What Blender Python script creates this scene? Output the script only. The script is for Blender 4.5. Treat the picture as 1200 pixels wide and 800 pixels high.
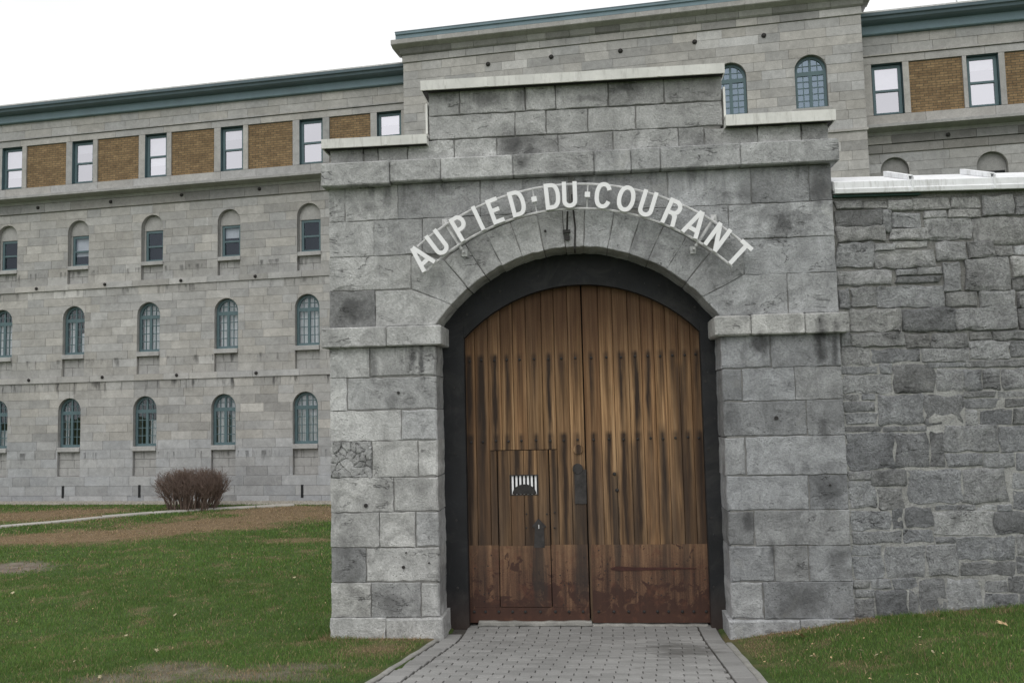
import bpy, math, random
import numpy as np
from mathutils import Matrix, Vector

for _o in list(bpy.data.objects):
    bpy.data.objects.remove(_o)
SC = bpy.context.scene
COL = SC.collection
R = math.radians

# ---------------------------------------------------------------- camera
F_PX, YAW, PITCH, ROLL = 1000.0, R(5.22), R(4.43), R(-1.33)
CAM = Vector((0.0, -10.5, 2.777))
_right = Vector((math.cos(YAW), math.sin(YAW), 0))
_fwd = Vector((-math.sin(YAW) * math.cos(PITCH), math.cos(YAW) * math.cos(PITCH), math.sin(PITCH)))
_up = _right.cross(_fwd)
CR = _right * math.cos(ROLL) + _up * math.sin(ROLL)
CU = _up * math.cos(ROLL) - _right * math.sin(ROLL)
cd = bpy.data.cameras.new('camera')
cd.sensor_width = 36.0
cd.lens = F_PX / 1200 * 36
cd.clip_end = 2000
cam = bpy.data.objects.new('camera', cd)
COL.objects.link(cam)
cam.matrix_world = Matrix(((CR.x, CU.x, -_fwd.x, CAM.x), (CR.y, CU.y, -_fwd.y, CAM.y), (CR.z, CU.z, -_fwd.z, CAM.z), (0, 0, 0, 1)))
SC.camera = cam

# ---------------------------------------------------------------- sky, sun, exposure
SUN_EL, SUN_AZ = R(50), R(200)     # azimuth measured like the sky texture's rotation
w = bpy.data.worlds.new('World')
SC.world = w
w.use_nodes = True
wn = w.node_tree
wn.nodes.clear()
sky = wn.nodes.new('ShaderNodeTexSky')
sky.sky_type = 'NISHITA'
sky.sun_disc = False
sky.sun_elevation = SUN_EL
sky.sun_rotation = SUN_AZ
sky.air_density = 1.0
sky.dust_density = 4.0
bg1 = wn.nodes.new('ShaderNodeBackground')
bg1.inputs['Strength'].default_value = 0.10
wn.links.new(sky.outputs[0], bg1.inputs['Color'])
# even overcast cloud sheet over the blue sky, with thin uneven spots
tc = wn.nodes.new('ShaderNodeTexCoord')
cn = wn.nodes.new('ShaderNodeTexNoise')
cn.inputs['Scale'].default_value = 2.6
cn.inputs['Detail'].default_value = 5
wn.links.new(tc.outputs['Generated'], cn.inputs['Vector'])
cr_ = wn.nodes.new('ShaderNodeMapRange')
cr_.inputs['From Min'].default_value = 0.3
cr_.inputs['From Max'].default_value = 0.7
cr_.inputs['To Min'].default_value = 0.97
cr_.inputs['To Max'].default_value = 1.0
wn.links.new(cn.outputs['Fac'], cr_.inputs['Value'])
bg2 = wn.nodes.new('ShaderNodeBackground')
bg2.inputs['Color'].default_value = (0.985, 0.993, 1.0, 1)
cs_ = wn.nodes.new('ShaderNodeMapRange')
cs_.inputs['From Min'].default_value = 0.3
cs_.inputs['From Max'].default_value = 0.7
cs_.inputs['To Min'].default_value = 0.98
cs_.inputs['To Max'].default_value = 1.2
wn.links.new(cn.outputs['Fac'], cs_.inputs['Value'])
wn.links.new(cs_.outputs[0], bg2.inputs['Strength'])
mx = wn.nodes.new('ShaderNodeMixShader')
wo = wn.nodes.new('ShaderNodeOutputWorld')
wn.links.new(cr_.outputs[0], mx.inputs['Fac'])
wn.links.new(bg1.outputs[0], mx.inputs[1])
wn.links.new(bg2.outputs[0], mx.inputs[2])
wn.links.new(mx.outputs[0], wo.inputs['Surface'])

sl = bpy.data.lights.new('sun', 'SUN')
sl.energy = 0.8
sl.angle = R(35)
sl.color = (1.0, 0.97, 0.92)
so = bpy.data.objects.new('sun', sl)
COL.objects.link(so)
_sd = Vector((math.sin(SUN_AZ) * math.cos(SUN_EL), math.cos(SUN_AZ) * math.cos(SUN_EL), math.sin(SUN_EL)))
so.rotation_euler = _sd.to_track_quat('Z', 'Y').to_euler()
so.location = (0, -20, 30)

SC.view_settings.view_transform = 'Standard'
SC.view_settings.look = 'None'
SC.view_settings.exposure = 0.0
SC.view_settings.gamma = 1.0
SC.view_settings.use_curve_mapping = False
SC.render.engine = 'CYCLES'
SC.cycles.max_bounces = 6
SC.cycles.transparent_max_bounces = 8

# ---------------------------------------------------------------- measuring helpers (pixel of the photo -> point on a real plane)
def ray(px, py):
    return CR * ((px - 600) / F_PX) - CU * ((py - 400) / F_PX) + _fwd

def G(px, py, Y=0.0):
    r = ray(px, py)
    P = CAM + r * ((Y - CAM.y) / r.y)
    return P.x, P.z

def onground(px, py, z=0.0):
    r = ray(px, py)
    P = CAM + r * ((z - CAM.z) / r.z)
    return P.x, P.y

YB = R(-6.24)          # heading of the long building relative to the gate
BU = Vector((math.cos(YB), math.sin(YB), 0))
BN = Vector((-math.sin(YB), math.cos(YB), 0))
BD = 14.62             # wing front plane, measured along BN

def B(px, py, d=BD):
    r = ray(px, py)
    P = CAM + r * ((d - CAM.dot(BN)) / r.dot(BN))
    return P.dot(BU), P.z

def smooth01(t):
    t = np.clip(t, 0, 1)
    return t * t * (3 - 2 * t)

def ground_z(x, y):
    x = np.asarray(x, float); y = np.asarray(y, float)
    z = 0.1 * np.clip(-y, 0, 14)
    xr = np.clip(x - 1.62, 0, 9)
    rise = 0.155 * np.minimum(xr, 1.4) + 0.06 * np.clip(xr - 1.4, 0, 6)
    z = z + rise * (1 - smooth01((y - 1) / 3))
    return z

# ---------------------------------------------------------------- node helper
class NT:
    def __init__(s, name):
        s.m = bpy.data.materials.new(name)
        s.m.use_nodes = True
        s.t = s.m.node_tree
        s.t.nodes.clear()
        s.out = s.t.nodes.new('ShaderNodeOutputMaterial')
        s._pos = None
    def n(s, typ, **kw):
        nd = s.t.nodes.new('ShaderNode' + typ)
        for k, v in kw.items():
            setattr(nd, k, v)
        return nd
    def put(s, sock, v):
        if isinstance(v, bpy.types.NodeSocket):
            s.t.links.new(v, sock)
        elif isinstance(v, (tuple, list)):
            sock.default_value = tuple(v) if len(v) == len(sock.default_value) else tuple(v) + (1.0,)
        else:
            sock.default_value = v
    @property
    def pos(s):
        if s._pos is None:
            s._pos = s.n('NewGeometry').outputs['Position']
        return s._pos
    def obj(s):
        return s.n('TexCoord').outputs['Object']
    def rnd(s):
        return s.n('ObjectInfo').outputs['Random']
    def attr(s, name, out='Color'):
        a = s.n('Attribute')
        a.attribute_name = name
        return a.outputs[out]
    def scl(s, vec, v):
        a = s.n('VectorMath', operation='MULTIPLY')
        s.put(a.inputs[0], vec); s.put(a.inputs[1], v)
        return a.outputs[0]
    def add3(s, vec, v):
        a = s.n('VectorMath', operation='ADD')
        s.put(a.inputs[0], vec); s.put(a.inputs[1], v)
        return a.outputs[0]
    def sep(s, vec):
        a = s.n('SeparateXYZ'); s.put(a.inputs[0], vec)
        return a.outputs
    def comb(s, x, y, z):
        a = s.n('CombineXYZ')
        for i, v in enumerate((x, y, z)):
            s.put(a.inputs[i], v)
        return a.outputs[0]
    def noise(s, scale, detail=6, rough=0.55, vec=None, dist=0.0):
        a = s.n('TexNoise')
        s.put(a.inputs['Vector'], vec if vec is not None else s.pos)
        a.inputs['Scale'].default_value = scale
        a.inputs['Detail'].default_value = detail
        a.inputs['Roughness'].default_value = rough
        a.inputs['Distortion'].default_value = dist
        return a.outputs['Fac']
    def vor(s, scale, vec=None, feature='F1', out='Distance'):
        a = s.n('TexVoronoi', feature=feature)
        s.put(a.inputs['Vector'], vec if vec is not None else s.pos)
        a.inputs['Scale'].default_value = scale
        return a.outputs[out]
    def mr(s, v, a, b, c=0.0, d=1.0):
        m = s.n('MapRange')
        s.put(m.inputs['Value'], v)
        m.inputs['From Min'].default_value = a; m.inputs['From Max'].default_value = b
        m.inputs['To Min'].default_value = c; m.inputs['To Max'].default_value = d
        return m.outputs[0]
    def math(s, op, a, b=0.0):
        m = s.n('Math', operation=op)
        s.put(m.inputs[0], a); s.put(m.inputs[1], b)
        return m.outputs[0]
    def mix(s, fac, a, b, typ='MIX'):
        m = s.n('Mix', data_type='RGBA', blend_type=typ)
        s.put(m.inputs[0], fac); s.put(m.inputs[6], a); s.put(m.inputs[7], b)
        return m.outputs[2]
    def mul(s, col, f):
        return s.mix(1.0, col, s.comb(f, f, f), 'MULTIPLY')
    def ramp(s, fac, stops):
        r = s.n('ValToRGB')
        e = r.color_ramp.elements
        while len(e) > 1:
            e.remove(e[-1])
        e[0].position = stops[0][0]; e[0].color = tuple(stops[0][1]) + (1,)
        for p_, c_ in stops[1:]:
            q = e.new(p_); q.color = tuple(c_) + (1,)
        s.put(r.inputs[0], fac)
        return r.outputs[0]
    def bump(s, h, strength=0.5, dist=0.01, nrm=None):
        b = s.n('Bump')
        b.inputs['Strength'].default_value = strength
        b.inputs['Distance'].default_value = dist
        s.put(b.inputs['Height'], h)
        if nrm is not None:
            s.put(b.inputs['Normal'], nrm)
        return b.outputs[0]
    def finish(s, col, rough=0.85, nrm=None, spec=0.3, metal=0.0):
        p = s.n('BsdfPrincipled')
        s.put(p.inputs['Base Color'], col)
        s.put(p.inputs['Roughness'], rough)
        p.inputs['Specular IOR Level'].default_value = spec
        p.inputs['Metallic'].default_value = metal
        if nrm is not None:
            s.put(p.inputs['Normal'], nrm)
        s.t.links.new(p.outputs[0], s.out.inputs['Surface'])
        return s.m

M = {}

def stone_mat(name, warm, contrast, bumpd, stainbands=(), cool=(0.355, 0.368, 0.39), pit=True, patch=0.55, grain=1.0, midscale=4.5, crackamt=0.8, spots=()):
    t = NT(name)
    tone = t.sep(t.attr('tone'))
    tn, ht = tone[0], tone[1]
    col = t.mix(ht, cool, warm)
    big = t.noise(1.1, 3, 0.6)
    mid = t.noise(midscale, 6, 0.7, dist=0.8)
    fine = t.noise(38, 5, 0.8)
    col = t.mul(col, t.mr(big, 0.3, 0.7, 1 - 0.2 * contrast, 1 + 0.18 * contrast))
    col = t.mul(col, t.mr(mid, 0.28, 0.72, 1 - 0.34 * contrast, 1 + 0.28 * contrast))
    col = t.mul(col, t.mr(fine, 0.3, 0.7, 1 - 0.34 * grain * contrast, 1 + 0.3 * grain * contrast))
    # dark lichen and soot patches with a shape of their own
    bl = t.noise(1.9, 5, 0.66, vec=t.add3(t.pos, (7.3, 1.1, 4.7)), dist=0.8)
    col = t.mix(t.mr(bl, 0.56, 0.74, 0.0, patch), col, (0.075, 0.078, 0.082))
    col = t.mix(t.mr(bl, 0.40, 0.27, 0.0, 0.5 * contrast), col, (0.58, 0.58, 0.56))
    col = t.mul(col, t.mr(tn, 0, 2, 0, 2))
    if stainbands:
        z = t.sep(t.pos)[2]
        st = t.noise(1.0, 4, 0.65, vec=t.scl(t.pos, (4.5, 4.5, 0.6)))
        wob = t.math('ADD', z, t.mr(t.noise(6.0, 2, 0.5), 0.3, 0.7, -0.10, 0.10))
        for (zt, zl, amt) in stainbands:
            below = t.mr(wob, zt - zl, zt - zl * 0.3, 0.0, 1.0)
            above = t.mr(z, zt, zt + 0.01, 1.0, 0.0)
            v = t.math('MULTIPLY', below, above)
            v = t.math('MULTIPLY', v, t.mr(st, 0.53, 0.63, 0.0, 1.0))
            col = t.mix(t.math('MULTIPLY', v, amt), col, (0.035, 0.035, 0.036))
    if spots:
        x_, y_, z_ = t.sep(t.pos)
        w1 = t.mr(t.noise(5.0, 5, 0.7, vec=t.add3(t.pos, (2, 0, 9))), 0.25, 0.75, -0.9, 0.9)
        tot = None
        for (sx, sz, rx, rz, am) in spots:
            dx = t.math('DIVIDE', t.math('SUBTRACT', x_, sx), rx)
            dz = t.math('DIVIDE', t.math('SUBTRACT', z_, sz), rz)
            dd = t.math('SQRT', t.math('ADD', t.math('MULTIPLY', dx, dx), t.math('MULTIPLY', dz, dz)))
            v = t.mr(t.math('ADD', dd, w1), 0.35, 1.25, am, 0.0)
            tot = v if tot is None else t.math('MAXIMUM', tot, v)
        tot = t.math('MULTIPLY', tot, t.mr(fine, 0.3, 0.7, 0.6, 1.15))
        col = t.mix(tot, col, (0.05, 0.05, 0.052))
    h = t.math('ADD', mid, t.math('MULTIPLY', fine, 0.5))
    if crackamt > 0:
        ckn = t.noise(1.0, 4, 0.6, vec=t.add3(t.scl(t.pos, (1.3, 1.3, 4.2)), (13.0, 2.0, 5.0)), dist=0.4)
        crack = t.mr(t.math('ABSOLUTE', t.math('SUBTRACT', ckn, 0.5)), 0.0, 0.0075, 1.0, 0.0)
        crack = t.math('MULTIPLY', crack, t.mr(bl, 0.53, 0.60, 0.0, 1.0))
        col = t.mix(t.math('MULTIPLY', crack, crackamt), col, (0.06, 0.06, 0.06))
        h = t.math('SUBTRACT', h, t.math('MULTIPLY', crack, 0.5))
    if pit:
        pv = t.mr(t.vor(26), 0.0, 0.25, 1.0, 0.0)
        pg = t.mr(big, 0.45, 0.65, 0.0, 0.4)
        h = t.math('SUBTRACT', h, t.math('MULTIPLY', pv, pg))
        col = t.mul(col, t.math('SUBTRACT', 1.0, t.math('MULTIPLY', pv, t.math('MULTIPLY', pg, 1.6))))
    M[name] = t.finish(col, 0.9, t.bump(h, 0.9, bumpd), 0.2)

SPOTS = []
for (px_, py_, rx_, rz_, am_) in ((570, 117, 0.22, 0.12, 0.6), (610, 116, 0.1, 0.12, 0.5), (600, 168, 0.22, 0.14, 0.75), (622, 176, 0.12, 0.12, 0.6), (614, 192, 0.16, 0.1, 0.6), (918, 262, 0.26, 0.2, 0.85), (898, 252, 0.12, 0.2, 0.45),
                                  (414, 362, 0.22, 0.16, 0.7), (483, 419, 0.05, 0.2, 0.9), (494, 424, 0.04, 0.22, 0.85), (437, 425, 0.07, 0.2, 0.6), (458, 472, 0.08, 0.14, 0.5), (893, 404, 0.12, 0.16, 0.85), (961, 402, 0.07, 0.26, 0.9), (978, 405, 0.04, 0.26, 0.8),
                                  (966, 500, 0.06, 0.18, 0.7), (972, 574, 0.18, 0.2, 0.65), (877, 607, 0.06, 0.18, 0.7), (905, 645, 0.05, 0.14, 0.85), (930, 702, 0.3, 0.2, 0.55), (985, 660, 0.14, 0.22, 0.5), (960, 222, 0.1, 0.3, 0.6), (875, 222, 0.12, 0.2, 0.45),
                                  (430, 243, 0.1, 0.1, 0.4), (745, 282, 0.06, 0.14, 0.5), (690, 116, 0.2, 0.05, 0.5), (735, 104, 0.2, 0.06, 0.5), (400, 640, 0.16, 0.16, 0.4), (461, 705, 0.24, 0.16, 0.45), (515, 690, 0.05, 0.25, 0.5), (840, 232, 0.16, 0.12, 0.4), (650, 200, 0.2, 0.1, 0.3)):
    SPOTS.append(G(px_, py_) + (rx_, rz_, am_))
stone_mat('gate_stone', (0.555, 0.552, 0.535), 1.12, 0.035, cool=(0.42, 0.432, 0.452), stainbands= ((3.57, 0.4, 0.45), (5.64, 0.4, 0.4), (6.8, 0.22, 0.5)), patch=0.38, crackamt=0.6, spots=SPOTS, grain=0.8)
stone_mat('rubble_stone', (0.43, 0.427, 0.415), 1.25, 0.08, cool=(0.40, 0.412, 0.432), patch=0.5, midscale=8.0, crackamt=0.7)
stone_mat('facade_stone', (0.432, 0.416, 0.392), 0.55, 0.008, ((3.94, 0.42, 0.75), (7.05, 0.26, 0.5), (1.62, 0.32, 0.6), (4.72, 0.28, 0.6), (7.7, 0.26, 0.65)), pit=False, patch=0.16, crackamt=0.0)

def simple(name, col, rough=0.8, var=0.15, scale=6, bumpd=0.0, spec=0.3, metal=0.0, fine=60):
    t = NT(name)
    a = t.noise(scale, 6, 0.6)
    b = t.noise(fine, 4, 0.6)
    c = t.mul(col, t.mr(a, 0.3, 0.7, 1 - var, 1 + var))
    c = t.mul(c, t.mr(b, 0.3, 0.7, 1 - var * 0.6, 1 + var * 0.6))
    M[name] = t.finish(c, t.mr(a, 0.3, 0.7, max(rough - 0.1, 0.05), min(rough + 0.1, 1)), t.bump(b, 0.5, bumpd) if bumpd else None, spec, metal)

simple('mortar', (0.22, 0.217, 0.21), 0.95, 0.3, 5, 0.01)
t = NT('rubble_mortar')
a = t.noise(4.0, 5, 0.65); b = t.noise(45, 4, 0.7)
zz = t.math('ADD', t.sep(t.pos)[2], t.mr(a, 0.3, 0.7, -0.7, 0.7))
col = t.mix(t.mr(zz, 3.2, 3.8, 0.0, 1.0), (0.40, 0.40, 0.388), (0.27, 0.267, 0.255))
col = t.mul(t.mul(col, t.mr(a, 0.3, 0.7, 0.72, 1.2)), t.mr(b, 0.3, 0.7, 0.75, 1.25))
M['rubble_mortar'] = t.finish(col, 0.95, t.bump(t.math('ADD', a, b), 0.8, 0.03), 0.2)
simple('facade_mortar', (0.33, 0.32, 0.30), 0.95, 0.2, 3)
def grimy(name, col0):
    t = NT(name)
    a = t.noise(3.0, 5, 0.65); b = t.noise(1.0, 5, 0.7, vec=t.scl(t.pos, (16, 16, 2.5)))
    c = t.mul(col0, t.mr(a, 0.3, 0.7, 0.86, 1.08))
    c = t.mix(t.mr(b, 0.52, 0.72, 0.0, 0.5), c, (0.30, 0.29, 0.265))
    M[name] = t.finish(c, 0.5, t.bump(a, 0.4, 0.02), 0.4)
grimy('white_metal', (0.78, 0.775, 0.745))
grimy('coping_metal', (0.86, 0.87, 0.89))
simple('letter_white', (0.9, 0.9, 0.91), 0.5, 0.04, 4, 0.0, 0.4)
simple('rail_metal', (0.60, 0.60, 0.60), 0.5, 0.2, 12, 0.0, 0.4)
simple('dark_iron', (0.035, 0.033, 0.032), 0.7, 0.3, 20, 0.002)
simple('teal_paint', (0.165, 0.238, 0.275), 0.5, 0.14, 2.0, 0.0, 0.4)
simple('teal_dark', (0.11, 0.155, 0.182), 0.5, 0.14, 2.0, 0.0, 0.4)
simple('window_paint', (0.098, 0.155, 0.172), 0.5, 0.1, 5.0, 0.0, 0.4)
simple('dark_room', (0.022, 0.023, 0.025), 0.9, 0.3, 2.0)
simple('green_strip', (0.03, 0.075, 0.06), 0.6, 0.2, 5)
simple('roof_felt', (0.12, 0.12, 0.12), 0.9, 0.2, 4)
simple('kerb_concrete', (0.30, 0.295, 0.275), 0.9, 0.25, 6, 0.006)
simple('path_concrete', (0.44, 0.42, 0.385), 0.9, 0.15, 3, 0.004)
simple('gravel', (0.38, 0.355, 0.31), 0.9, 0.35, 12, 0.0, 0.2)
simple('twig', (0.195, 0.142, 0.118), 0.9, 0.3, 12)
simple('cloth', (0.85, 0.86, 0.88), 0.9, 0.1, 4)
simple('leaf_dry', (0.50, 0.36, 0.20), 0.8, 0.3, 30)

# paving
t = NT('paver')
c = t.mix(t.rnd(), (0.25, 0.248, 0.242), (0.325, 0.322, 0.315))
a = t.noise(1.3, 5, 0.6); b = t.noise(70, 5, 0.7)
c = t.mul(c, t.mr(a, 0.3, 0.7, 0.86, 1.12)); c = t.mul(c, t.mr(b, 0.3, 0.7, 0.86, 1.12))
d = t.noise(3.0, 6, 0.65, vec=t.add3(t.scl(t.pos, (1, 2.2, 1)), (5, 0, 0)))
c = t.mix(t.mr(d, 0.58, 0.74, 0, 0.5), c, (0.10, 0.098, 0.09))
x_, y_, z_ = t.sep(t.pos)
oil = t.math('ADD', t.math('POWER', t.math('DIVIDE', t.math('SUBTRACT', x_, 0.95), 0.42), 2.0), t.math('POWER', t.math('DIVIDE', t.math('ADD', y_, 0.75), 0.45), 2.0))
c = t.mix(t.mr(t.math('ADD', oil, t.mr(d, 0.3, 0.7, 0.8, -0.8)), 0.2, 1.2, 0.6, 0.0), c, (0.07, 0.068, 0.062))
M['paver'] = t.finish(c, 0.9, t.bump(b, 0.5, 0.003), 0.25)
simple('paving_sand', (0.085, 0.08, 0.072), 0.95, 0.3, 20, 0.004)

# weathered planks, with black run-off stains under the studs
DOOR_SMEARS = []          # x0, x1, z0, z1, strength: black lock-oil and rust-water smears worn into the boards
for (pa_, pb_, ya_, yb_, am_) in ((625, 641, 612, 712, 0.8), (672, 690, 548, 705, 0.75), (719, 727, 555, 690, 0.7), (560, 570, 470, 700, 0.35), (740, 749, 520, 690, 0.4), (775, 784, 500, 690, 0.4), (797, 806, 430, 690, 0.45), (649, 656, 545, 640, 0.35)):
    DOOR_SMEARS.append((G(pa_, (ya_ + yb_) / 2, 0.63)[0], G(pb_, (ya_ + yb_) / 2, 0.63)[0], G(687, yb_, 0.63)[1], G(687, ya_, 0.63)[1], am_))
def smear(t, col):
    x, y, z = t.sep(t.pos)
    wob = t.noise(1.0, 4, 0.6, vec=t.scl(t.pos, (22, 22, 1.6)))
    xw = t.math('ADD', x, t.mr(wob, 0.3, 0.7, -0.03, 0.03))
    tot = None
    for (x0, x1, z0, z1, am) in DOOR_SMEARS:
        xm, hw = (x0 + x1) / 2, (x1 - x0) / 2
        a = t.mr(t.math('ABSOLUTE', t.math('SUBTRACT', xw, xm)), hw * 0.6, hw * 1.15, am, 0.0)
        b = t.math('MULTIPLY', t.mr(z, z0 - 0.1, z0 + 0.25, 0.0, 1.0), t.mr(z, z1 - 0.05, z1 + 0.05, 1.0, 0.0))
        v = t.math('MULTIPLY', a, b)
        tot = v if tot is None else t.math('MAXIMUM', tot, v)
    return t.mix(tot, col, (0.034, 0.028, 0.025))
def wood_mat(name, studs):
    t = NT(name)
    o = t.obj(); r = t.rnd()
    off = t.comb(t.math('MULTIPLY', r, 37.0), 0.0, t.math('MULTIPLY', r, 91.0))
    v = t.add3(o, off)
    g1 = t.noise(1.0, 5, 0.65, vec=t.scl(v, (24, 24, 0.5)), dist=0.3)
    g2 = t.noise(1.0, 4, 0.7, vec=t.scl(v, (110, 110, 1.6)))
    g3 = t.noise(1.0, 3, 0.6, vec=t.scl(v, (6, 6, 0.4)))
    col = t.ramp(g1, [(0.27, (0.070, 0.040, 0.022)), (0.42, (0.26, 0.148, 0.070)), (0.56, (0.455, 0.277, 0.140)), (0.75, (0.57, 0.385, 0.22))])
    col = t.mul(col, t.mr(g2, 0.3, 0.7, 0.62, 1.25))
    col = t.mul(col, t.mr(g3, 0.3, 0.7, 0.62, 1.25))
    col = t.mul(col, t.mr(r, 0, 1, 0.62, 1.15))
    col = t.mix(t.mr(t.math('FRACT', t.math('MULTIPLY', r, 7.3)), 0.55, 1.0, 0.0, 0.45), col, t.mul((0.21, 0.105, 0.052), t.mr(g2, 0.3, 0.7, 0.6, 1.3)))
    x, y, z = t.sep(t.pos)
    # near the head: arch shade painted in plus less weathering; hinge edges darker too
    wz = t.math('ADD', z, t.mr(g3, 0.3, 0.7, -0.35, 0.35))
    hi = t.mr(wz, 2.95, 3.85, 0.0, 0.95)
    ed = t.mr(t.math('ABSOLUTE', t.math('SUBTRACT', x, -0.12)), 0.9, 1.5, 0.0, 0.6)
    darkened = t.math('MAXIMUM', hi, ed)
    col = t.mix(darkened, col, t.mix(0.6, t.mul(col, 0.5), (0.075, 0.036, 0.021)))
    grey = t.math('MULTIPLY', t.mr(g3, 0.42, 0.65, 0.0, 0.65), t.mr(z, 2.7, 1.5, 0.1, 1.0))
    col = t.mix(grey, col, t.mul((0.155, 0.112, 0.078), t.mr(g2, 0.3, 0.7, 0.55, 1.3)))
    # broad old weather streaks running across board edges
    ws = t.noise(1.0, 4, 0.6, vec=t.add3(t.scl(t.pos, (5.5, 5.5, 0.28)), (4.0, 0.0, 2.0)))
    col = t.mix(t.math('MULTIPLY', t.mr(ws, 0.52, 0.68, 0.0, 0.6), t.mr(z, 3.6, 2.6, 0.35, 1.0)), col, t.mul((0.062, 0.042, 0.030), t.mr(g2, 0.3, 0.7, 0.6, 1.6)))
    # black run-off under every stud
    ox = t.sep(o)[0]
    wx = t.math('ABSOLUTE', t.math('ADD', ox, t.mr(t.noise(1.0, 3, 0.6, vec=t.scl(v, (14, 14, 1.3))), 0.3, 0.7, -0.022, 0.022)))
    core = t.mr(wx, 0.004, 0.056, 1.0, 0.0)
    for ki, (zs, ln, amt) in enumerate(studs):
        rk = t.math('FRACT', t.math('MULTIPLY', r, 13.7 + 29.3 * ki))          # each board has run differently
        lw = t.math('ADD', z, t.mr(rk, 0.0, 1.0, -ln * 0.35, ln * 0.45))
        lw = t.math('MINIMUM', lw, t.math('ADD', z, ln))
        m_ = t.math('MULTIPLY', t.mr(lw, zs - ln, zs - ln * 0.3, 0.0, 1.0), t.mr(z, zs + 0.0, zs + 0.06, 1.0, 0.0))
        m_ = t.math('MULTIPLY', t.math('MULTIPLY', m_, core), t.mr(rk, 0.0, 1.0, amt * 0.55, amt * 1.15))
        col = t.mix(m_, col, (0.038, 0.025, 0.018))
    low = t.math('MULTIPLY', t.mr(z, 2.4, 1.0, 0.0, 0.85), t.mr(t.noise(1.0, 4, 0.6, vec=t.scl(t.pos, (6, 6, 0.7))), 0.4, 0.62, 0.0, 1.0))
    col = t.mix(low, col, (0.06, 0.040, 0.029))
    col = smear(t, col)
    return t.finish(col, 0.75, t.bump(t.math('ADD', g1, t.math('MULTIPLY', g2, 0.6)), 0.6, 0.006), 0.25)
M['plank_wood'] = wood_mat('plank_wood', ((3.44, 1.1, 1.1), (2.40, 1.7, 1.1)))

t = NT('rust_plate')
g1 = t.noise(1.0, 5, 0.7, vec=t.scl(t.pos, (13, 13, 0.45)))
g2 = t.noise(5.0, 5, 0.68, dist=0.8)
col = t.ramp(g1, [(0.3, (0.042, 0.024, 0.019)), (0.48, (0.105, 0.056, 0.036)), (0.62, (0.175, 0.098, 0.058)), (0.78, (0.24, 0.145, 0.085))])
col = t.mul(col, t.mr(t.noise(60, 4, 0.75), 0.3, 0.7, 0.65, 1.3))
z = t.sep(t.pos)[2]
col = t.mix(t.mr(t.math('ADD', z, t.mr(g2, 0.3, 0.7, -0.25, 0.25)), 0.6, 1.1, 0.0, 0.6), col, t.mul((0.26, 0.155, 0.085), t.mr(g1, 0.3, 0.7, 0.45, 1.35)))
lowm = t.mr(z, 0.15, 0.75, 0.17, -0.03)
sp = t.mr(t.math('ADD', g2, lowm), 0.56, 0.60, 0.0, 0.9)
col = t.mix(sp, col, (0.052, 0.025, 0.019))
col = t.mix(t.mr(z, 0.10, 0.26, 0.7, 0.0), col, (0.075, 0.035, 0.024))
red = t.noise(9, 3, 0.65)
col = t.mix(t.mr(red, 0.52, 0.68, 0, 0.5), col, (0.13, 0.056, 0.034))
col = smear(t, col)
M['rust_plate'] = t.finish(col, 0.72, t.bump(t.math('ADD', g2, g1), 0.5, 0.004), 0.35)

t = NT('frame_paint')
a = t.noise(2.5, 6, 0.65); b = t.noise(40, 5, 0.7)
col = t.mul((0.016, 0.017, 0.019), t.mr(a, 0.3, 0.7, 0.7, 1.35))
col = t.mix(t.mr(t.noise(1.0, 5, 0.6, vec=t.scl(t.pos, (30, 30, 2))), 0.62, 0.8, 0, 0.4), col, (0.07, 0.066, 0.06))
col = t.mix(t.mr(t.noise(16, 5, 0.75), 0.66, 0.72, 0, 0.6), col, (0.2, 0.2, 0.195))
col = t.mix(t.mr(t.noise(2.2, 5, 0.7, dist=1.0), 0.5, 0.68, 0, 0.55), col, (0.05, 0.049, 0.047))
col = t.mix(t.mr(t.sep(t.pos)[2], 0.0, 0.5, 0.5, 0.0), col, (0.07, 0.045, 0.036))
M['frame_paint'] = t.finish(col, 0.6, t.bump(b, 0.4, 0.004), 0.35)

t = NT('iron_stain')
a = t.noise(9, 6, 0.65)
M['lock_iron'] = t.finish(t.mul((0.034, 0.031, 0.030), t.mr(a, 0.3, 0.7, 0.5, 1.7)), 0.65, t.bump(a, 0.5, 0.003), 0.4)

t = NT('brick')
x, y, z = t.sep(t.obj())
bt = t.n('TexBrick')
t.put(bt.inputs['Vector'], t.comb(x, z, 0.0))
bt.inputs['Color1'].default_value = (0.30, 0.205, 0.11, 1)
bt.inputs['Color2'].default_value = (0.20, 0.132, 0.072, 1)
bt.inputs['Mortar'].default_value = (0.10, 0.085, 0.06, 1)
bt.inputs['Scale'].default_value = 1.0
bt.inputs['Mortar Size'].default_value = 0.009
bt.inputs['Brick Width'].default_value = 0.215
bt.inputs['Row Height'].default_value = 0.073
col = t.mul(bt.outputs['Color'], t.mr(t.noise(2.5, 6, 0.7), 0.3, 0.7, 0.8, 1.2))
col = t.mul(col, t.mr(t.noise(16, 4, 0.7), 0.3, 0.7, 0.75, 1.25))
M['brick'] = t.finish(col, 0.9, t.bump(bt.outputs['Fac'], -0.8, 0.012), 0.2)

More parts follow.
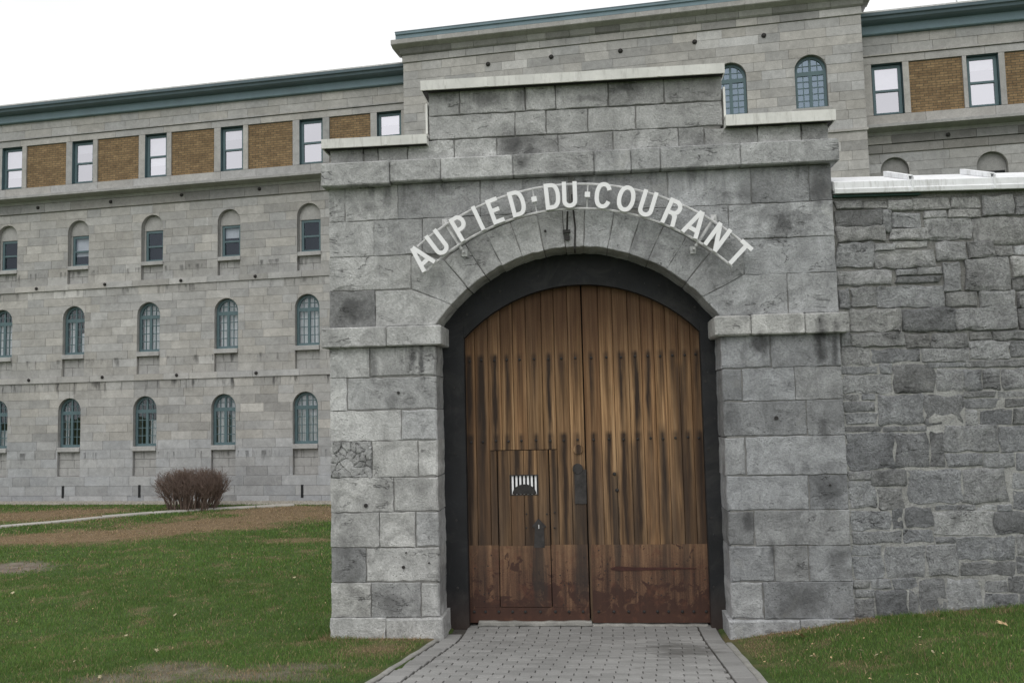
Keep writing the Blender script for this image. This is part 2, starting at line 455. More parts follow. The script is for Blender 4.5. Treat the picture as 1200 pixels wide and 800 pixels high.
def glass_mat(name, tint, refl, trans):
    t = NT(name)
    g = t.n('BsdfGlossy'); g.inputs['Roughness'].default_value = 0.02
    t.put(g.inputs['Color'], t.mul(tint, t.mr(t.rnd(), 0, 1, 0.78, 1.08)))
    nb = t.noise(1.6, 2, 0.5)
    t.put(g.inputs['Normal'], t.bump(nb, 0.15, 0.02))
    tr = t.n('BsdfTransparent'); t.put(tr.inputs['Color'], trans)
    m = t.n('MixShader'); m.inputs[0].default_value = refl
    t.t.links.new(tr.outputs[0], m.inputs[1]); t.t.links.new(g.outputs[0], m.inputs[2])
    t.t.links.new(m.outputs[0], t.out.inputs['Surface'])
    M[name] = t.m
glass_mat('coated_glass', (0.95, 0.94, 1.0), 0.68, (0.85, 0.85, 0.87))
glass_mat('clear_glass', (0.85, 0.9, 0.95), 0.10, (0.92, 0.94, 0.95))
glass_mat('blue_glass', (0.42, 0.52, 0.62), 0.5, (0.5, 0.55, 0.6))
glass_mat('dim_glass', (0.7, 0.8, 0.95), 0.07, (0.7, 0.72, 0.75))

# lawn soil and grass, both tinted by the same patch map
t = NT('lawn_soil')
pt = t.sep(t.attr('patch'))
a = t.noise(3.5, 7, 0.7); b = t.noise(40, 6, 0.75)
green = t.ramp(a, [(0.3, (0.055, 0.088, 0.027)), (0.7, (0.09, 0.135, 0.046))])
straw = t.ramp(a, [(0.3, (0.17, 0.122, 0.074)), (0.7, (0.27, 0.20, 0.125))])
bare = t.ramp(a, [(0.3, (0.12, 0.095, 0.075)), (0.7, (0.30, 0.26, 0.215))])
col = t.mix(pt[0], green, straw)
col = t.mix(pt[1], col, bare)
col = t.mul(col, t.mr(b, 0.3, 0.7, 0.6, 1.35))
M['lawn_soil'] = t.finish(col, 0.95, t.bump(b, 0.9, 0.02), 0.1)
t = NT('grass_blade')
c0 = t.attr('blade')
p = t.n('BsdfPrincipled')
t.put(p.inputs['Base Color'], c0)
p.inputs['Roughness'].default_value = 0.6
p.inputs['Specular IOR Level'].default_value = 0.25
tl = t.n('BsdfTranslucent'); t.put(tl.inputs['Color'], c0)
ms = t.n('MixShader'); ms.inputs[0].default_value = 0.3
t.t.links.new(p.outputs[0], ms.inputs[1]); t.t.links.new(tl.outputs[0], ms.inputs[2])
t.t.links.new(ms.outputs[0], t.out.inputs['Surface'])
M['grass_blade'] = t.m

# ---------------------------------------------------------------- object helpers
def empty(name, loc=(0, 0, 0), rz=0.0):
    o = bpy.data.objects.new(name, None)
    o.empty_display_size = 0.3
    COL.objects.link(o)
    o.location = loc; o.rotation_euler = (0, 0, rz)
    return o

def tag(o, label=None, cat=None, group=None, kind=None):
    if label: o['label'] = label
    if cat: o['category'] = cat
    if group: o['group'] = group
    if kind: o['kind'] = kind
    return o

def mesh(name, V, Fc, mat, parent=None, tone=None, center=True, smooth=False, vattr=None, loc=None):
    """V in the parent's space; the object's origin goes to the middle of its geometry."""
    V = np.asarray(V, float)
    c = (V.min(0) + V.max(0)) / 2 if center else np.zeros(3)
    if loc is not None:
        c = np.asarray(loc, float)
    me = bpy.data.meshes.new(name)
    me.from_pydata((V - c).tolist(), [], Fc)
    if tone is not None:
        at = me.color_attributes.new('tone', 'FLOAT_COLOR', 'POINT')
        arr = np.ones((len(V), 4), np.float32)
        arr[:, :2] = tone
        at.data.foreach_set('color', arr.ravel())
    if vattr:
        for k, arr in vattr.items():
            at = me.color_attributes.new(k, 'FLOAT_COLOR', 'POINT')
            at.data.foreach_set('color', np.ascontiguousarray(arr, np.float32).ravel())
    if mat:
        me.materials.append(M[mat])
    if smooth:
        me.polygons.foreach_set('use_smooth', [True] * len(me.polygons))
    me.validate()
    me.update()
    o = bpy.data.objects.new(name, me)
    COL.objects.link(o)
    o.location = c
    if parent is not None:
        if parent.type == 'MESH':       # sub-part: same space as the part's parent
            o.location = Vector(c) - parent.location
        o.parent = parent
    return o

class MB:
    def __init__(s):
        s.V = []; s.F = []
    def add(s, V, Fc):
        b = len(s.V)
        s.V += [tuple(v) for v in V]
        s.F += [tuple(i + b for i in f) for f in Fc]
        return s
    def box(s, x0, x1, y0, y1, z0, z1):
        V = [(x0, y0, z0), (x1, y0, z0), (x1, y1, z0), (x0, y1, z0), (x0, y0, z1), (x1, y0, z1), (x1, y1, z1), (x0, y1, z1)]
        return s.add(V, [(3, 2, 1, 0), (4, 5, 6, 7), (0, 1, 5, 4), (1, 2, 6, 5), (2, 3, 7, 6), (3, 0, 4, 7)])
    def bbox(s, x0, x1, y0, y1, z0, z1, b=0.01):
        """box with chamfered vertical and front edges"""
        return s.add(*bevel_box(x0, x1, y0, y1, z0, z1, b))
    def prism(s, poly, y0, y1):
        """poly of (x,z), counter-clockwise seen from -y; extruded y0 (front) to y1"""
        n = len(poly)
        V = [(x, y0, z) for x, z in poly] + [(x, y1, z) for x, z in poly]
        return s.add(V, [tuple(range(n)), tuple(range(2 * n - 1, n - 1, -1))] + [(i, i + n, (i + 1) % n + n, (i + 1) % n) for i in range(n)])
    def strip(s, profile, x0, x1):
        """profile of (y,z) extruded along x, capped"""
        n = len(profile)
        V = [(x0, y, z) for y, z in profile] + [(x1, y, z) for y, z in profile]
        return s.add(V, [tuple(range(n)), tuple(range(2 * n - 1, n - 1, -1))] + [(i, i + n, (i + 1) % n + n, (i + 1) % n) for i in range(n)])
    def tube(s, a, b, ra, rb=None, k=6):
        rb = ra if rb is None else rb
        a = Vector(a); b = Vector(b)
        d = (b - a)
        if d.length < 1e-6:
            return s
        d.normalize()
        q = d.orthogonal().normalized(); p_ = d.cross(q)
        V = []
        for c_, r_ in ((a, ra), (b, rb)):
            for i in range(k):
                an = 2 * math.pi * i / k
                V.append(tuple(c_ + (q * math.cos(an) + p_ * math.sin(an)) * r_))
        return s.add(V, [tuple(range(k - 1, -1, -1)), tuple(range(k, 2 * k))] + [(i, (i + 1) % k, (i + 1) % k + k, i + k) for i in range(k)])
    def polytube(s, pts, r, k=6):
        for a, b in zip(pts[:-1], pts[1:]):
            s.tube(a, b, r, r, k)
        return s
    def build(s, name, mat, parent=None, **kw):
        return mesh(name, s.V, s.F, mat, parent, **kw)

def bevel_box(x0, x1, y0, y1, z0, z1, b):
    V = []; 
    for z, e in ((z0, b), (z0 + b, 0), (z1 - b, 0), (z1, b)):
        X0, X1, Y0, Y1 = x0 + e, x1 - e, y0 + e, y1 - e
        V += [(X0 + b, Y0, z), (X1 - b, Y0, z), (X1, Y0 + b, z), (X1, Y1 - b, z), (X1 - b, Y1, z), (X0 + b, Y1, z), (X0, Y1 - b, z), (X0, Y0 + b, z)]
    Fc = [tuple(range(7, -1, -1)), tuple(range(24, 32))]
    for l in range(3):
        for i in range(8):
            j = (i + 1) % 8
            Fc.append((l * 8 + i, l * 8 + j, l * 8 + 8 + j, l * 8 + 8 + i))
    return V, Fc

def area2(P):
    return sum(P[i][0] * P[(i + 1) % len(P)][1] - P[(i + 1) % len(P)][0] * P[i][1] for i in range(len(P)))

def inset(P, b):
    n = len(P); out = []
    for i in range(n):
        p0, p1, p2 = P[i - 1], P[i], P[(i + 1) % n]
        e1 = (p1[0] - p0[0], p1[1] - p0[1]); e2 = (p2[0] - p1[0], p2[1] - p1[1])
        l1 = math.hypot(*e1) or 1e-9; l2 = math.hypot(*e2) or 1e-9
        n1 = (-e1[1] / l1, e1[0] / l1); n2 = (-e2[1] / l2, e2[0] / l2)
        mx_, mz_ = n1[0] + n2[0], n1[1] + n2[1]
        l = mx_ * mx_ + mz_ * mz_
        k = 2 / l if l > 0.35 else 2 / 0.35
        out.append((p1[0] + mx_ * b * k, p1[1] + mz_ * b * k))
    return out

def densify(P, step, jit, rng):
    out = []
    n = len(P)
    for i in range(n):
        a, b = P[i], P[(i + 1) % n]
        L = math.hypot(b[0] - a[0], b[1] - a[1])
        k = max(1, int(round(L / step)))
        for j in range(k):
            t_ = j / k
            q = (a[0] + (b[0] - a[0]) * t_, a[1] + (b[1] - a[1]) * t_)
            out.append((q[0] + rng.uniform(-jit, jit), q[1] + rng.uniform(-jit, jit)))
    return out

def clean_poly(P):
    out = []
    for p_ in P:
        if not out or math.hypot(p_[0] - out[-1][0], p_[1] - out[-1][1]) > 0.004:
            out.append(p_)
    if math.hypot(out[0][0] - out[-1][0], out[0][1] - out[-1][1]) < 0.004:
        out.pop()
    return out

def stone_geo(P, yf, yb, gap=0.006, bev=0.01, step=None, jit=0.0, rng=random, rock=0.0):
    """dressed or rough block from its face outline (x,z): sides, arrises, face. rock>0 gives a split face."""
    P = clean_poly(P)
    if area2(P) < 0:
        P = P[::-1]
    P = inset(P, gap)
    if step:
        P = densify(P, step, jit, rng)
    n = len(P)
    if rock > 0:
        cx = sum(p[0] for p in P) / n; cz = sum(p[1] for p in P) / n
        wx_ = max(p[0] for p in P) - min(p[0] for p in P); wz_ = max(p[1] for p in P) - min(p[1] for p in P)
        Q = [(cx + (p[0] - cx) * (1 - 2 * bev / wx_), cz + (p[1] - cz) * (1 - 2 * bev / wz_)) for p in P]
    else:
        Q = inset(P, bev)
    V = [(x, yb, z) for x, z in P] + [(x, yf + bev, z) for x, z in P] + [(x, yf, z) for x, z in Q]
    Fc = []
    for l in range(2):
        for i in range(n):
            j = (i + 1) % n
            Fc.append((l * n + i, (l + 1) * n + i, (l + 1) * n + j, l * n + j)[::-1])
    if rock > 0:
        cx = sum(p[0] for p in Q) / n; cz = sum(p[1] for p in Q) / n
        for i in range(n):
            V[n + i] = (V[n + i][0], yf + bev + rng.uniform(0, rock * 0.6), V[n + i][2])
            V[2 * n + i] = (V[2 * n + i][0], yf + rng.uniform(-rock, rock) * 0.6, V[2 * n + i][2])
        b0 = len(V); tx, tz = rng.uniform(-2, 2), rng.uniform(-3.5, 3.5)
        for i in range(n):
            q = Q[i]
            V.append((cx + (q[0] - cx) * 0.74, yf - (0.35 + tx * (q[0] - cx) + tz * (q[1] - cz) + rng.uniform(-0.12, 0.12)) * rock, cz + (q[1] - cz) * 0.74))
        for i in range(n):
            j = (i + 1) % n
            Fc.append((2 * n + i, 2 * n + j, b0 + j, b0 + i))
        Fc.append(tuple(b0 + i for i in range(n)))
    else:
        Fc.append(tuple(2 * n + i for i in range(n)))
    return V, Fc

def arc(xc, zc, r, a0, a1, n):
    return [(xc + r * math.cos(a0 + (a1 - a0) * i / n), zc + r * math.sin(a0 + (a1 - a0) * i / n)) for i in range(n + 1)]

# ================================================================ GROUND
PAVE_L = [(-1.90, 0.75), (-1.92, -0.3), (-2.11, -2.48), (-2.55, -7.5), (-2.75, -10)]
def pave_left(y):
    return np.interp(-np.asarray(y, float), [-0.75, 0.3, 2.48, 7.5, 10], [-1.90, -1.92, -2.11, -2.55, -2.75])
PAVE_R = 1.47
PAVE_Y0, PAVE_Y1 = -10.0, 0.74

rs = np.random.RandomState(5)
_perm = rs.permutation(256)
def vnoise(x, y):
    xi = np.floor(x).astype(int); yi = np.floor(y).astype(int)
    xf = x - xi; yf = y - yi
    u_ = xf * xf * (3 - 2 * xf); v_ = yf * yf * (3 - 2 * yf)
    h = lambda a, b: _perm[(_perm[a & 255] + b) & 255] / 255.0
    return (h(xi, yi) * (1 - u_) + h(xi + 1, yi) * u_) * (1 - v_) + (h(xi, yi + 1) * (1 - u_) + h(xi + 1, yi + 1) * u_) * v_
def fbm(x, y):
    return 0.5 * vnoise(x, y) + 0.27 * vnoise(2.1 * x + 7, 2.1 * y + 3) + 0.15 * vnoise(4.3 * x, 4.3 * y + 9) + 0.08 * vnoise(9 * x, 9 * y)

PATH = [onground(*q) for q in ((-60, 624), (0, 617.5), (60, 612.5), (120, 606.5), (180, 601.5), (250, 596.5), (300, 594.0), (345, 591.5))]

def patches(x, y):
    """straw (r) and bare soil (g) amounts of the lawn"""
    x = np.asarray(x, float); y = np.asarray(y, float)
    n1 = fbm(x * 0.9, y * 0.9); n2 = fbm(x * 2.6 + 31, y * 2.6 + 11)
    straw = np.zeros_like(x); bare = np.zeros_like(x)
    def blob(px, py, rx, ry, z=None, amt=1.0, soft=0.5):
        gx, gy = onground(px, py, z if z is not None else 0.0)
        d = np.sqrt(((x - gx) / rx) ** 2 + ((y - gy) / ry) ** 2) + (n1 - 0.5) * 1.5 + (n2 - 0.5) * 0.7
        return amt * smooth01((1 + soft - d) / (2 * soft))
    for a in ((20, 633, 2.6, 1.1), (90, 630, 2.2, 1.0), (160, 624, 2.2, 1.1), (230, 616, 2.2, 1.2), (300, 608, 2.0, 1.3), (360, 603, 1.6, 1.3),
              (20, 606, 2.5, 1.6), (80, 600, 2.2, 1.0), (330, 598, 2.0, 1.2)):
        straw = np.maximum(straw, blob(*a))
    bare = np.maximum(bare, blob(12, 665, 0.9, 0.55))
    straw = np.maximum(straw, blob(345, 633, 1.1, 0.35, amt=0.7))
    for px, py, rx, ry, z in ((165, 795, 0.5, 0.3, 0.24), (215, 782, 0.45, 0.25, 0.2), (300, 792, 0.6, 0.3, 0.22), (345, 780, 0.5, 0.25, 0.18)):
        bare = np.maximum(bare, blob(px, py, rx, ry, z, 0.75))
    # dry strips against the piers and the wall
    pr = np.exp(-((y + 0.05) / 0.22) ** 2) * ((x < -1.9) & (x > -3.4) | (x > 1.5) & (x < 3.2)) * 0.9
    straw = np.maximum(straw, pr * smooth01(n1 * 2.2))
    straw = np.maximum(straw, np.exp(-((x + 2.5) / 0.45) ** 2 - ((y + 0.75) / 0.5) ** 2) * 0.8 * smooth01(n2 * 2))
    straw = np.maximum(straw, np.exp(-((x - 1.75) / 0.3) ** 2 - ((y + 0.6) / 0.7) ** 2) * 0.7 * smooth01(n2 * 2))
    straw = np.maximum(straw, smooth01((n2 - 0.58) / 0.2) * 0.45)
    return np.clip(straw, 0, 1), np.clip(bare, 0, 1)

def lines(a, b, step, far):
    g = list(np.arange(a, b + 1e-6, step))
    lo, hi = [], []
    s_ = step; v_ = a
    while v_ > -far:
        s_ *= 1.5; v_ -= s_; lo.append(v_)
    s_ = step; v_ = b
    while v_ < far:
        s_ *= 1.5; v_ += s_; hi.append(v_)
    return np.array(lo[::-1] + g + hi)

gx = lines(-16, 7, 0.14, 500); gy = lines(-5, 15.5, 0.14, 500)
XX, YY = np.meshgrid(gx, gy)
ZZ = ground_z(XX, YY) + (fbm(XX * 2, YY * 2) - 0.5) * 0.035
inp = (XX > pave_left(YY) + 0.05) & (XX < PAVE_R - 0.0) & (YY < 1.2) & (YY > PAVE_Y0)
ZZ = np.where(inp, ground_z(XX, YY) - 0.10, ZZ)
nx, ny = len(gx), len(gy)
idx = np.arange(nx * ny).reshape(ny, nx)
Fq = np.stack([idx[:-1, :-1], idx[:-1, 1:], idx[1:, 1:], idx[1:, :-1]], -1).reshape(-1, 4)
st_, ba_ = patches(XX.ravel(), YY.ravel())
pa = np.zeros((nx * ny, 4)); pa[:, 0] = st_; pa[:, 1] = ba_; pa[:, 3] = 1
lawn = mesh('lawn', np.stack([XX.ravel(), YY.ravel(), ZZ.ravel()], 1), Fq.tolist(), 'lawn_soil', center=False, smooth=True, vattr={'patch': pa})
tag(lawn, 'grass lawn sloping down to the stone gateway with brown dry patches', 'lawn', kind='structure')

# ---- grass blades
def near_path(x, y):
    d = np.full(x.shape, 99.0)
    for (ax, ay), (bx, by) in zip(PATH[:-1], PATH[1:]):
        t_ = np.clip(((x - ax) * (bx - ax) + (y - ay) * (by - ay)) / ((bx - ax) ** 2 + (by - ay) ** 2), 0, 1)
        d = np.minimum(d, np.hypot(x - ax - t_ * (bx - ax), y - ay - t_ * (by - ay)))
    return d

def blades(regions):
    P = []
    for (x0, x1, y0, y1, dens, hs, ws) in regions:
        n_ = int((x1 - x0) * (y1 - y0) * dens)
        P.append(np.stack([rs.uniform(x0, x1, n_), rs.uniform(y0, y1, n_), np.full(n_, hs), np.full(n_, ws)], 1))
    P = np.concatenate(P)
    x, y = P[:, 0], P[:, 1]
    # inside the camera's view only
    rel = np.stack([x - CAM.x, y - CAM.y, ground_z(x, y) - CAM.z], 1)
    dep = rel @ np.array(_fwd); u_ = rel @ np.array(CR) / dep * F_PX + 600; v_ = 400 - rel @ np.array(CU) / dep * F_PX
    keep = (dep > 1) & (u_ > -260) & (u_ < 1460) & (v_ < 960)
    keep &= ~((x > pave_left(y) - 0.13) & (x < PAVE_R + 0.12) & (y < 1.0))
    keep &= ~((x > -3.27) & (x < 2.97) & (y > -0.06) & (y < 1.4))
    keep &= ~((x > 2.9) & (y > 0.02 + (x - 2.97) * 0.06))
    keep &= near_path(x, y) > 0.19
    sB = x * BU.x + y * BU.y; dB = x * BN.x + y * BN.y
    keep &= dB < BD - 0.85 + rs.uniform(-0.1, 0.1, len(x))
    P = P[keep]; x, y = P[:, 0], P[:, 1]
    s_, b_ = patches(x, y)
    keep = rs.uniform(0, 1, len(x)) > b_ * 0.9 + s_ * 0.25
    P = P[keep]; x, y, s_, b_ = P[:, 0], P[:, 1], s_[keep], b_[keep]
    n_ = len(x)
    z = ground_z(x, y) - 0.005
    cl = fbm(x * 3 + 5, y * 3)
    hgt = P[:, 2] * rs.uniform(0.55, 1.25, n_) * np.where(rs.uniform(0, 1, n_) < 0.04, 1.7, 1.0) * (0.75 + 0.6 * cl) * (1 - 0.45 * s_)
    an = rs.uniform(0, 2 * np.pi, n_); ln = rs.uniform(0.1, 0.9, n_) * hgt
    wd = P[:, 3] * rs.uniform(0.6, 1.3, n_)
    dx, dy = np.cos(an), np.sin(an)
    a2 = rs.uniform(0, 2 * np.pi, n_)
    wx, wy = np.cos(a2) * wd / 2, np.sin(a2) * wd / 2
    V = np.zeros((n_, 5, 3))
    V[:, 0] = np.stack([x - wx, y - wy, z], 1); V[:, 1] = np.stack([x + wx, y + wy, z], 1)
    V[:, 2] = np.stack([x + dx * ln * .35 + wx * .8, y + dy * ln * .35 + wy * .8, z + hgt * .6], 1)
    V[:, 3] = np.stack([x + dx * ln * .35 - wx * .8, y + dy * ln * .35 - wy * .8, z + hgt * .6], 1)
    V[:, 4] = np.stack([x + dx * ln, y + dy * ln, z + hgt], 1)
    base = np.arange(n_)[:, None] * 5
    q = base + np.array([[0, 1, 2, 3]]); tr = base + np.array([[3, 2, 4]])
    # colour: greens with straw-coloured dead blades
    g = np.array([[0.125, 0.215, 0.052]]) * (0.65 + 0.75 * rs.uniform(0, 1, (n_, 1))) * (0.75 + 0.5 * fbm(x * 0.8, y * 0.8))[:, None]
    g = g * (1 + (rs.uniform(-0.18, 0.25, (n_, 1)) * np.array([[1, 0.2, 0.3]])))
    dead = rs.uniform(0, 1, n_) < np.clip(0.06 + s_ * 0.92 + b_ * 0.5 + 0.25 * np.clip(fbm(x * 1.4 + 9, y * 1.4) - 0.5, 0, 1), 0, 1)
    dc = np.array([[0.42, 0.315, 0.19]]) * rs.uniform(0.5, 1.25, (n_, 1))
    c_ = np.where(dead[:, None], dc, g)
    C4 = np.ones((n_, 5, 4)); C4[:, :, :3] = c_[:, None, :]
    me = bpy.data.meshes.new('grass')
    me.vertices.add(n_ * 5); me.vertices.foreach_set('co', V.ravel())
    me.loops.add(n_ * 7); me.polygons.add(n_ * 2)
    li = np.concatenate([q, tr], 1).ravel()
    me.loops.foreach_set('vertex_index', li.astype(np.int32))
    ls = np.empty(n_ * 2, np.int32); ls[0::2] = np.arange(n_) * 7; ls[1::2] = np.arange(n_) * 7 + 4
    me.polygons.foreach_set('loop_start', ls)
    me.update(calc_edges=True)
    at = me.color_attributes.new('blade', 'FLOAT_COLOR', 'POINT')
    at.data.foreach_set('color', C4.astype(np.float32).ravel())
    me.materials.append(M['grass_blade'])
    o = bpy.data.objects.new('grass', me)
    COL.objects.link(o)
    return o
go = blades([(-9, -1.9, -4.2, 0, 3300, 0.036, 0.0055), (-12, -3.0, 0, 4, 1900, 0.038, 0.008), (-17, -3.0, 4, 9, 800, 0.042, 0.013),
             (-24, -3.0, 9, 19, 380, 0.045, 0.022), (1.4, 6.5, -4.2, 0.4, 3300, 0.036, 0.0055),
             (-3.6, -2.0, -0.16, 0.02, 4500, 0.06, 0.006), (-3.42, -3.2, -0.1, 1.4, 3500, 0.065, 0.007), (1.55, 5.2, -0.16, 0.3, 4500, 0.06, 0.006)])
tag(go, 'short green and straw coloured grass of the lawn', 'grass', kind='stuff')

# ---- driveway of block paving
pv = empty('paving', (-0.2, -2.0, float(ground_z(-0.2, -2.0))))
tag(pv, 'grey block paved drive leading up to the wooden gate', 'paving', kind='structure')
PO = np.array(pv.location)
def pmesh(name, V, Fc, mat, kind=None, loc=None):
    o = mesh(name, np.asarray(V) - PO, Fc, mat, pv, loc=loc)
    if kind: o['kind'] = kind
    return o
mb = MB()
yy = [0.95, 0.0] + list(np.arange(-1, -10.1, -1.0))
for a, b in zip(yy[:-1], yy[1:]):
    za, zb = float(ground_z(0, a)) - 0.022, float(ground_z(0, b)) - 0.022
    mb.add([(pave_left(b) , b, zb), (PAVE_R, b, zb), (PAVE_R, a, za), (pave_left(a), a, za)], [(0, 1, 2, 3)])
pmesh('bedding_sand', mb.V, mb.F, 'paving_sand')
rng = random.Random(11)
PW, PL = 0.262, 0.122
def paver(x0, x1, y0, y1):
    g_ = 0.0035; e = 0.004
    V = []; tl_ = rng.uniform(-0.0025, 0.0025); dz = rng.uniform(-0.002, 0.002)
    for zo, ins in ((-0.03, 0), (-e, 0), (0, e)):
        for (x, y) in ((x0 + g_ * 1.5 + ins, y0 + g_ * .6 + ins), (x1 - g_ * 1.5 - ins, y0 + g_ * .6 + ins), (x1 - g_ * 1.5 - ins, y1 - g_ * .6 - ins), (x0 + g_ * 1.5 + ins, y1 - g_ * .6 - ins)):
            V.append((x, y, 0.1 * max(0, -y) + zo + dz + tl_ * (1 if x > (x0 + x1) / 2 else -1)))
    Fc = [(8, 9, 10, 11)] + [(l * 4 + i, l * 4 + (i + 1) % 4, l * 4 + 4 + (i + 1) % 4, l * 4 + 4 + i) for l in range(2) for i in range(4)]
    return V, Fc
lst = []
y = 0.72; row = 0
while y > -6.0:
    y1, y0 = y, y - PL
    xl = float(pave_left((y0 + y1) / 2)) + 0.25; xr = PAVE_R - 0.24
    x = xl - (PW / 2 if row % 2 else 0)
    while x < xr:
        a, b = max(x, xl), min(x + PW, xr)
        if b - a > 0.05:
            lst.append((a, b, y0, y1))
        x += PW
    y -= PL; row += 1
y = 0.72
while y > -6.0:                                  # border courses, laid along the edge
    for side in (0, 1):
        xa = float(pave_left(y - 0.2)) + 0.02 if side == 0 else PAVE_R - 0.23
        yy0 = y - 0.26
        if yy0 < -0.07 or True:
            lst.append((xa, xa + 0.115, yy0 + 0.06, y + 0.06)) if rng.random() < 0 else None
            lst.append((xa, xa + 0.215, yy0, y))
    y -= 0.26
lst = [q for q in lst if not (q[2] > -0.06 and (q[0] < -1.82 or q[1] > 1.46))]
lst.sort(key=lambda q: -q[2])
vis = [q for q in lst if q[2] > -2.75]
vis.sort(key=lambda q: q[2])
single = vis[:300]; rest = vis[300:] + [q for q in lst if q[2] <= -2.75]
for q in single:
    V, Fc = paver(*q)
    pmesh('paver', V, Fc, 'paver')
mb = MB()
for q in rest:
    mb.add(*paver(*q))
pmesh('paver_field', mb.V, mb.F, 'paver', 'stuff')

for nm, xs, lab in (('left', -1, None), ('right', 1, None)):
    mb = MB()
    ys = np.linspace(-0.12 if xs < 0 else -0.3, -8, 24)
    k = 0.036
    for a, b in zip(ys[:-1], ys[1:]):
        xa = float(pave_left(a)) - k if xs < 0 else PAVE_R + k - 0.02
        xb = float(pave_left(b)) - k if xs < 0 else PAVE_R + k - 0.02
        ja, jb = (math.sin(a * 9) * 0.006, math.sin(b * 9) * 0.006)
        za, zb = float(ground_z(0, a)), float(ground_z(0, b))
        V = []
        for (xx, yy_, z_, j_) in ((xa, a, za, ja), (xb, b, zb, jb)):
            V += [(xx - k, yy_, z_ - 0.1), (xx - k, yy_, z_ + 0.004 + j_), (xx - k + 0.012, yy_, z_ + 0.013 + j_), (xx + k - 0.012, yy_, z_ + 0.013 + j_), (xx + k, yy_, z_ + 0.004 + j_), (xx + k, yy_, z_ - 0.1)]
        mb.add(V, [(i, i + 1, i + 7, i + 6) for i in range(5)] + [(0, 6, 11, 5)])
    pmesh('kerb', mb.V, mb.F, 'kerb_concrete')

# ---- far footpath of flags
pth = empty('footpath', (PATH[3][0], PATH[3][1], 0))
tag(pth, 'narrow pale concrete footpath running across the lawn to the bush', 'path', kind='structure')
for (ax, ay), (bx, by) in zip(PATH[:-1], PATH[1:]):
    L = math.hypot(bx - ax, by - ay); k = max(1, int(L / 0.95))
    dx, dy = (bx - ax) / L, (by - ay) / L
    for i in range(k):
        c0, c1 = L * i / k + 0.012, L * (i + 1) / k - 0.012
        hw = 0.19 + rng.uniform(-0.02, 0.02); zt = 0.045 + rng.uniform(-0.008, 0.01)
        V = []
        for z_, e in ((-0.05, 0), (zt - 0.01, 0), (zt, 0.012)):
            for (l_, s_) in ((c0 + e, -hw + e), (c1 - e, -hw + e), (c1 - e, hw - e), (c0 + e, hw - e)):
                V.append((ax + dx * l_ - dy * s_ - pth.location.x, ay + dy * l_ + dx * s_ - pth.location.y, z_))
        mesh('flagstone', V, [(8, 9, 10, 11)] + [(l * 4 + i_, l * 4 + (i_ + 1) % 4, l * 4 + 4 + (i_ + 1) % 4, l * 4 + 4 + i_) for l in range(2) for i_ in range(4)], 'path_concrete', pth)

# ---- gravel strip along the building
mb = MB()
for i in range(9000):
    s_ = rng.uniform(-24, -7.2); d_ = BD - 0.05 - rng.uniform(0, 0.75) * rng.uniform(0.6, 1)
    p_ = BU * s_ + BN * d_
    r_ = rng.uniform(0.016, 0.05)
    V = [(p_.x + r_ * math.cos(a) * rng.uniform(.7, 1.2), p_.y + r_ * math.sin(a) * rng.uniform(.7, 1.2), 0.0) for a in (0, 1.57, 3.14, 4.71)] + [(p_.x, p_.y, r_ * rng.uniform(.7, 1.2) + 0.015)]
    mb.add(V, [(0, 1, 4), (1, 2, 4), (2, 3, 4), (3, 0, 4)])
gv = mb.build('gravel', 'gravel')
tag(gv, 'pale gravel strip along the foot of the long stone building', 'gravel', kind='stuff')

# ================================================================ GATEWAY
gate = empty('stone_gateway', (-0.15, 0, 0))
tag(gate, 'grey cut stone gateway with a stepped top and a wide round arch', 'gateway')
GO = np.array((-0.15, 0.0, 0.0))
srng = random.Random(3)
def gpart(name, V, Fc, mat, tone=None, label=None):
    o = mesh(name, np.asarray(V, float) - GO, Fc, mat, gate, tone=tone)
    if label: o['label'] = label
    return o
def gstone(name, P, tone=1.0, hue=None, yf=None, yb=0.12, gap=0.0035, bev=0.007, jit=0.007, rock=0.0, label=None, step=0.09):
    yf = srng.uniform(-0.010, 0.002) if yf is None else yf
    hue = srng.uniform(0.35, 0.9) if hue is None else hue
    V, Fc = stone_geo(P, yf, yb, gap, bev, step, jit, srng, rock)
    return gpart(name, V, Fc, 'gate_stone', (tone * srng.uniform(0.84, 1.10), hue), label)
def rect(x0, x1, z0, z1):
    return [(x0, z0), (x1, z0), (x1, z1), (x0, z1)]

OL, OR = -1.915, 1.575           # opening at the front
XL, XR = -3.275, 2.985           # outer edges
XC = (OL + OR) / 2
Z_IB, Z_IT = 3.575, 3.825        # impost
Z_CB, Z_CT = 5.64, 5.92          # cornice
CROWN = 4.745
HALF = (OR - OL) / 2
RI = (HALF ** 2 + (CROWN - Z_IT) ** 2) / (2 * (CROWN - Z_IT))
ZC = CROWN - RI
RE = RI + 0.47
REV = 0.56                        # depth of the reveals

# mortar core (behind every face stone)
mb = MB()
mb.box(XL + 0.03, OL - 0.03, 0.011, 1.25, -0.4, Z_IB)
mb.box(OR + 0.03, XR - 0.03, 0.011, 1.25, -0.4, Z_IB)
RC = RI + 0.035
a_ = math.acos(min(1, (HALF + 0.03) / RC))
ar = arc(XC, ZC, RC, math.pi - a_, a_, 28)
top = 6.06
poly = [(XL + 0.03, Z_IB)] + [(OL - 0.03, Z_IB)] + ar + [(OR + 0.03, Z_IB), (XR - 0.03, Z_IB), (XR - 0.03, top), (XL + 0.03, top)]
n_ = len(ar)
# split in vertical slices to keep faces simple
for (p0, p1) in zip(ar[:-1], ar[1:]):
    mb.prism([p0, p1, (p1[0], top), (p0[0], top)], 0.011, 1.25)
mb.box(XL + 0.03, ar[0][0], 0.011, 1.25, Z_IB, top)
mb.box(ar[-1][0], XR - 0.03, 0.011, 1.25, Z_IB, top)
mb.box(-1.93, 1.69, 0.02, 1.25, top, 6.8)
gpart('mortar_core', mb.V, mb.F, 'mortar')

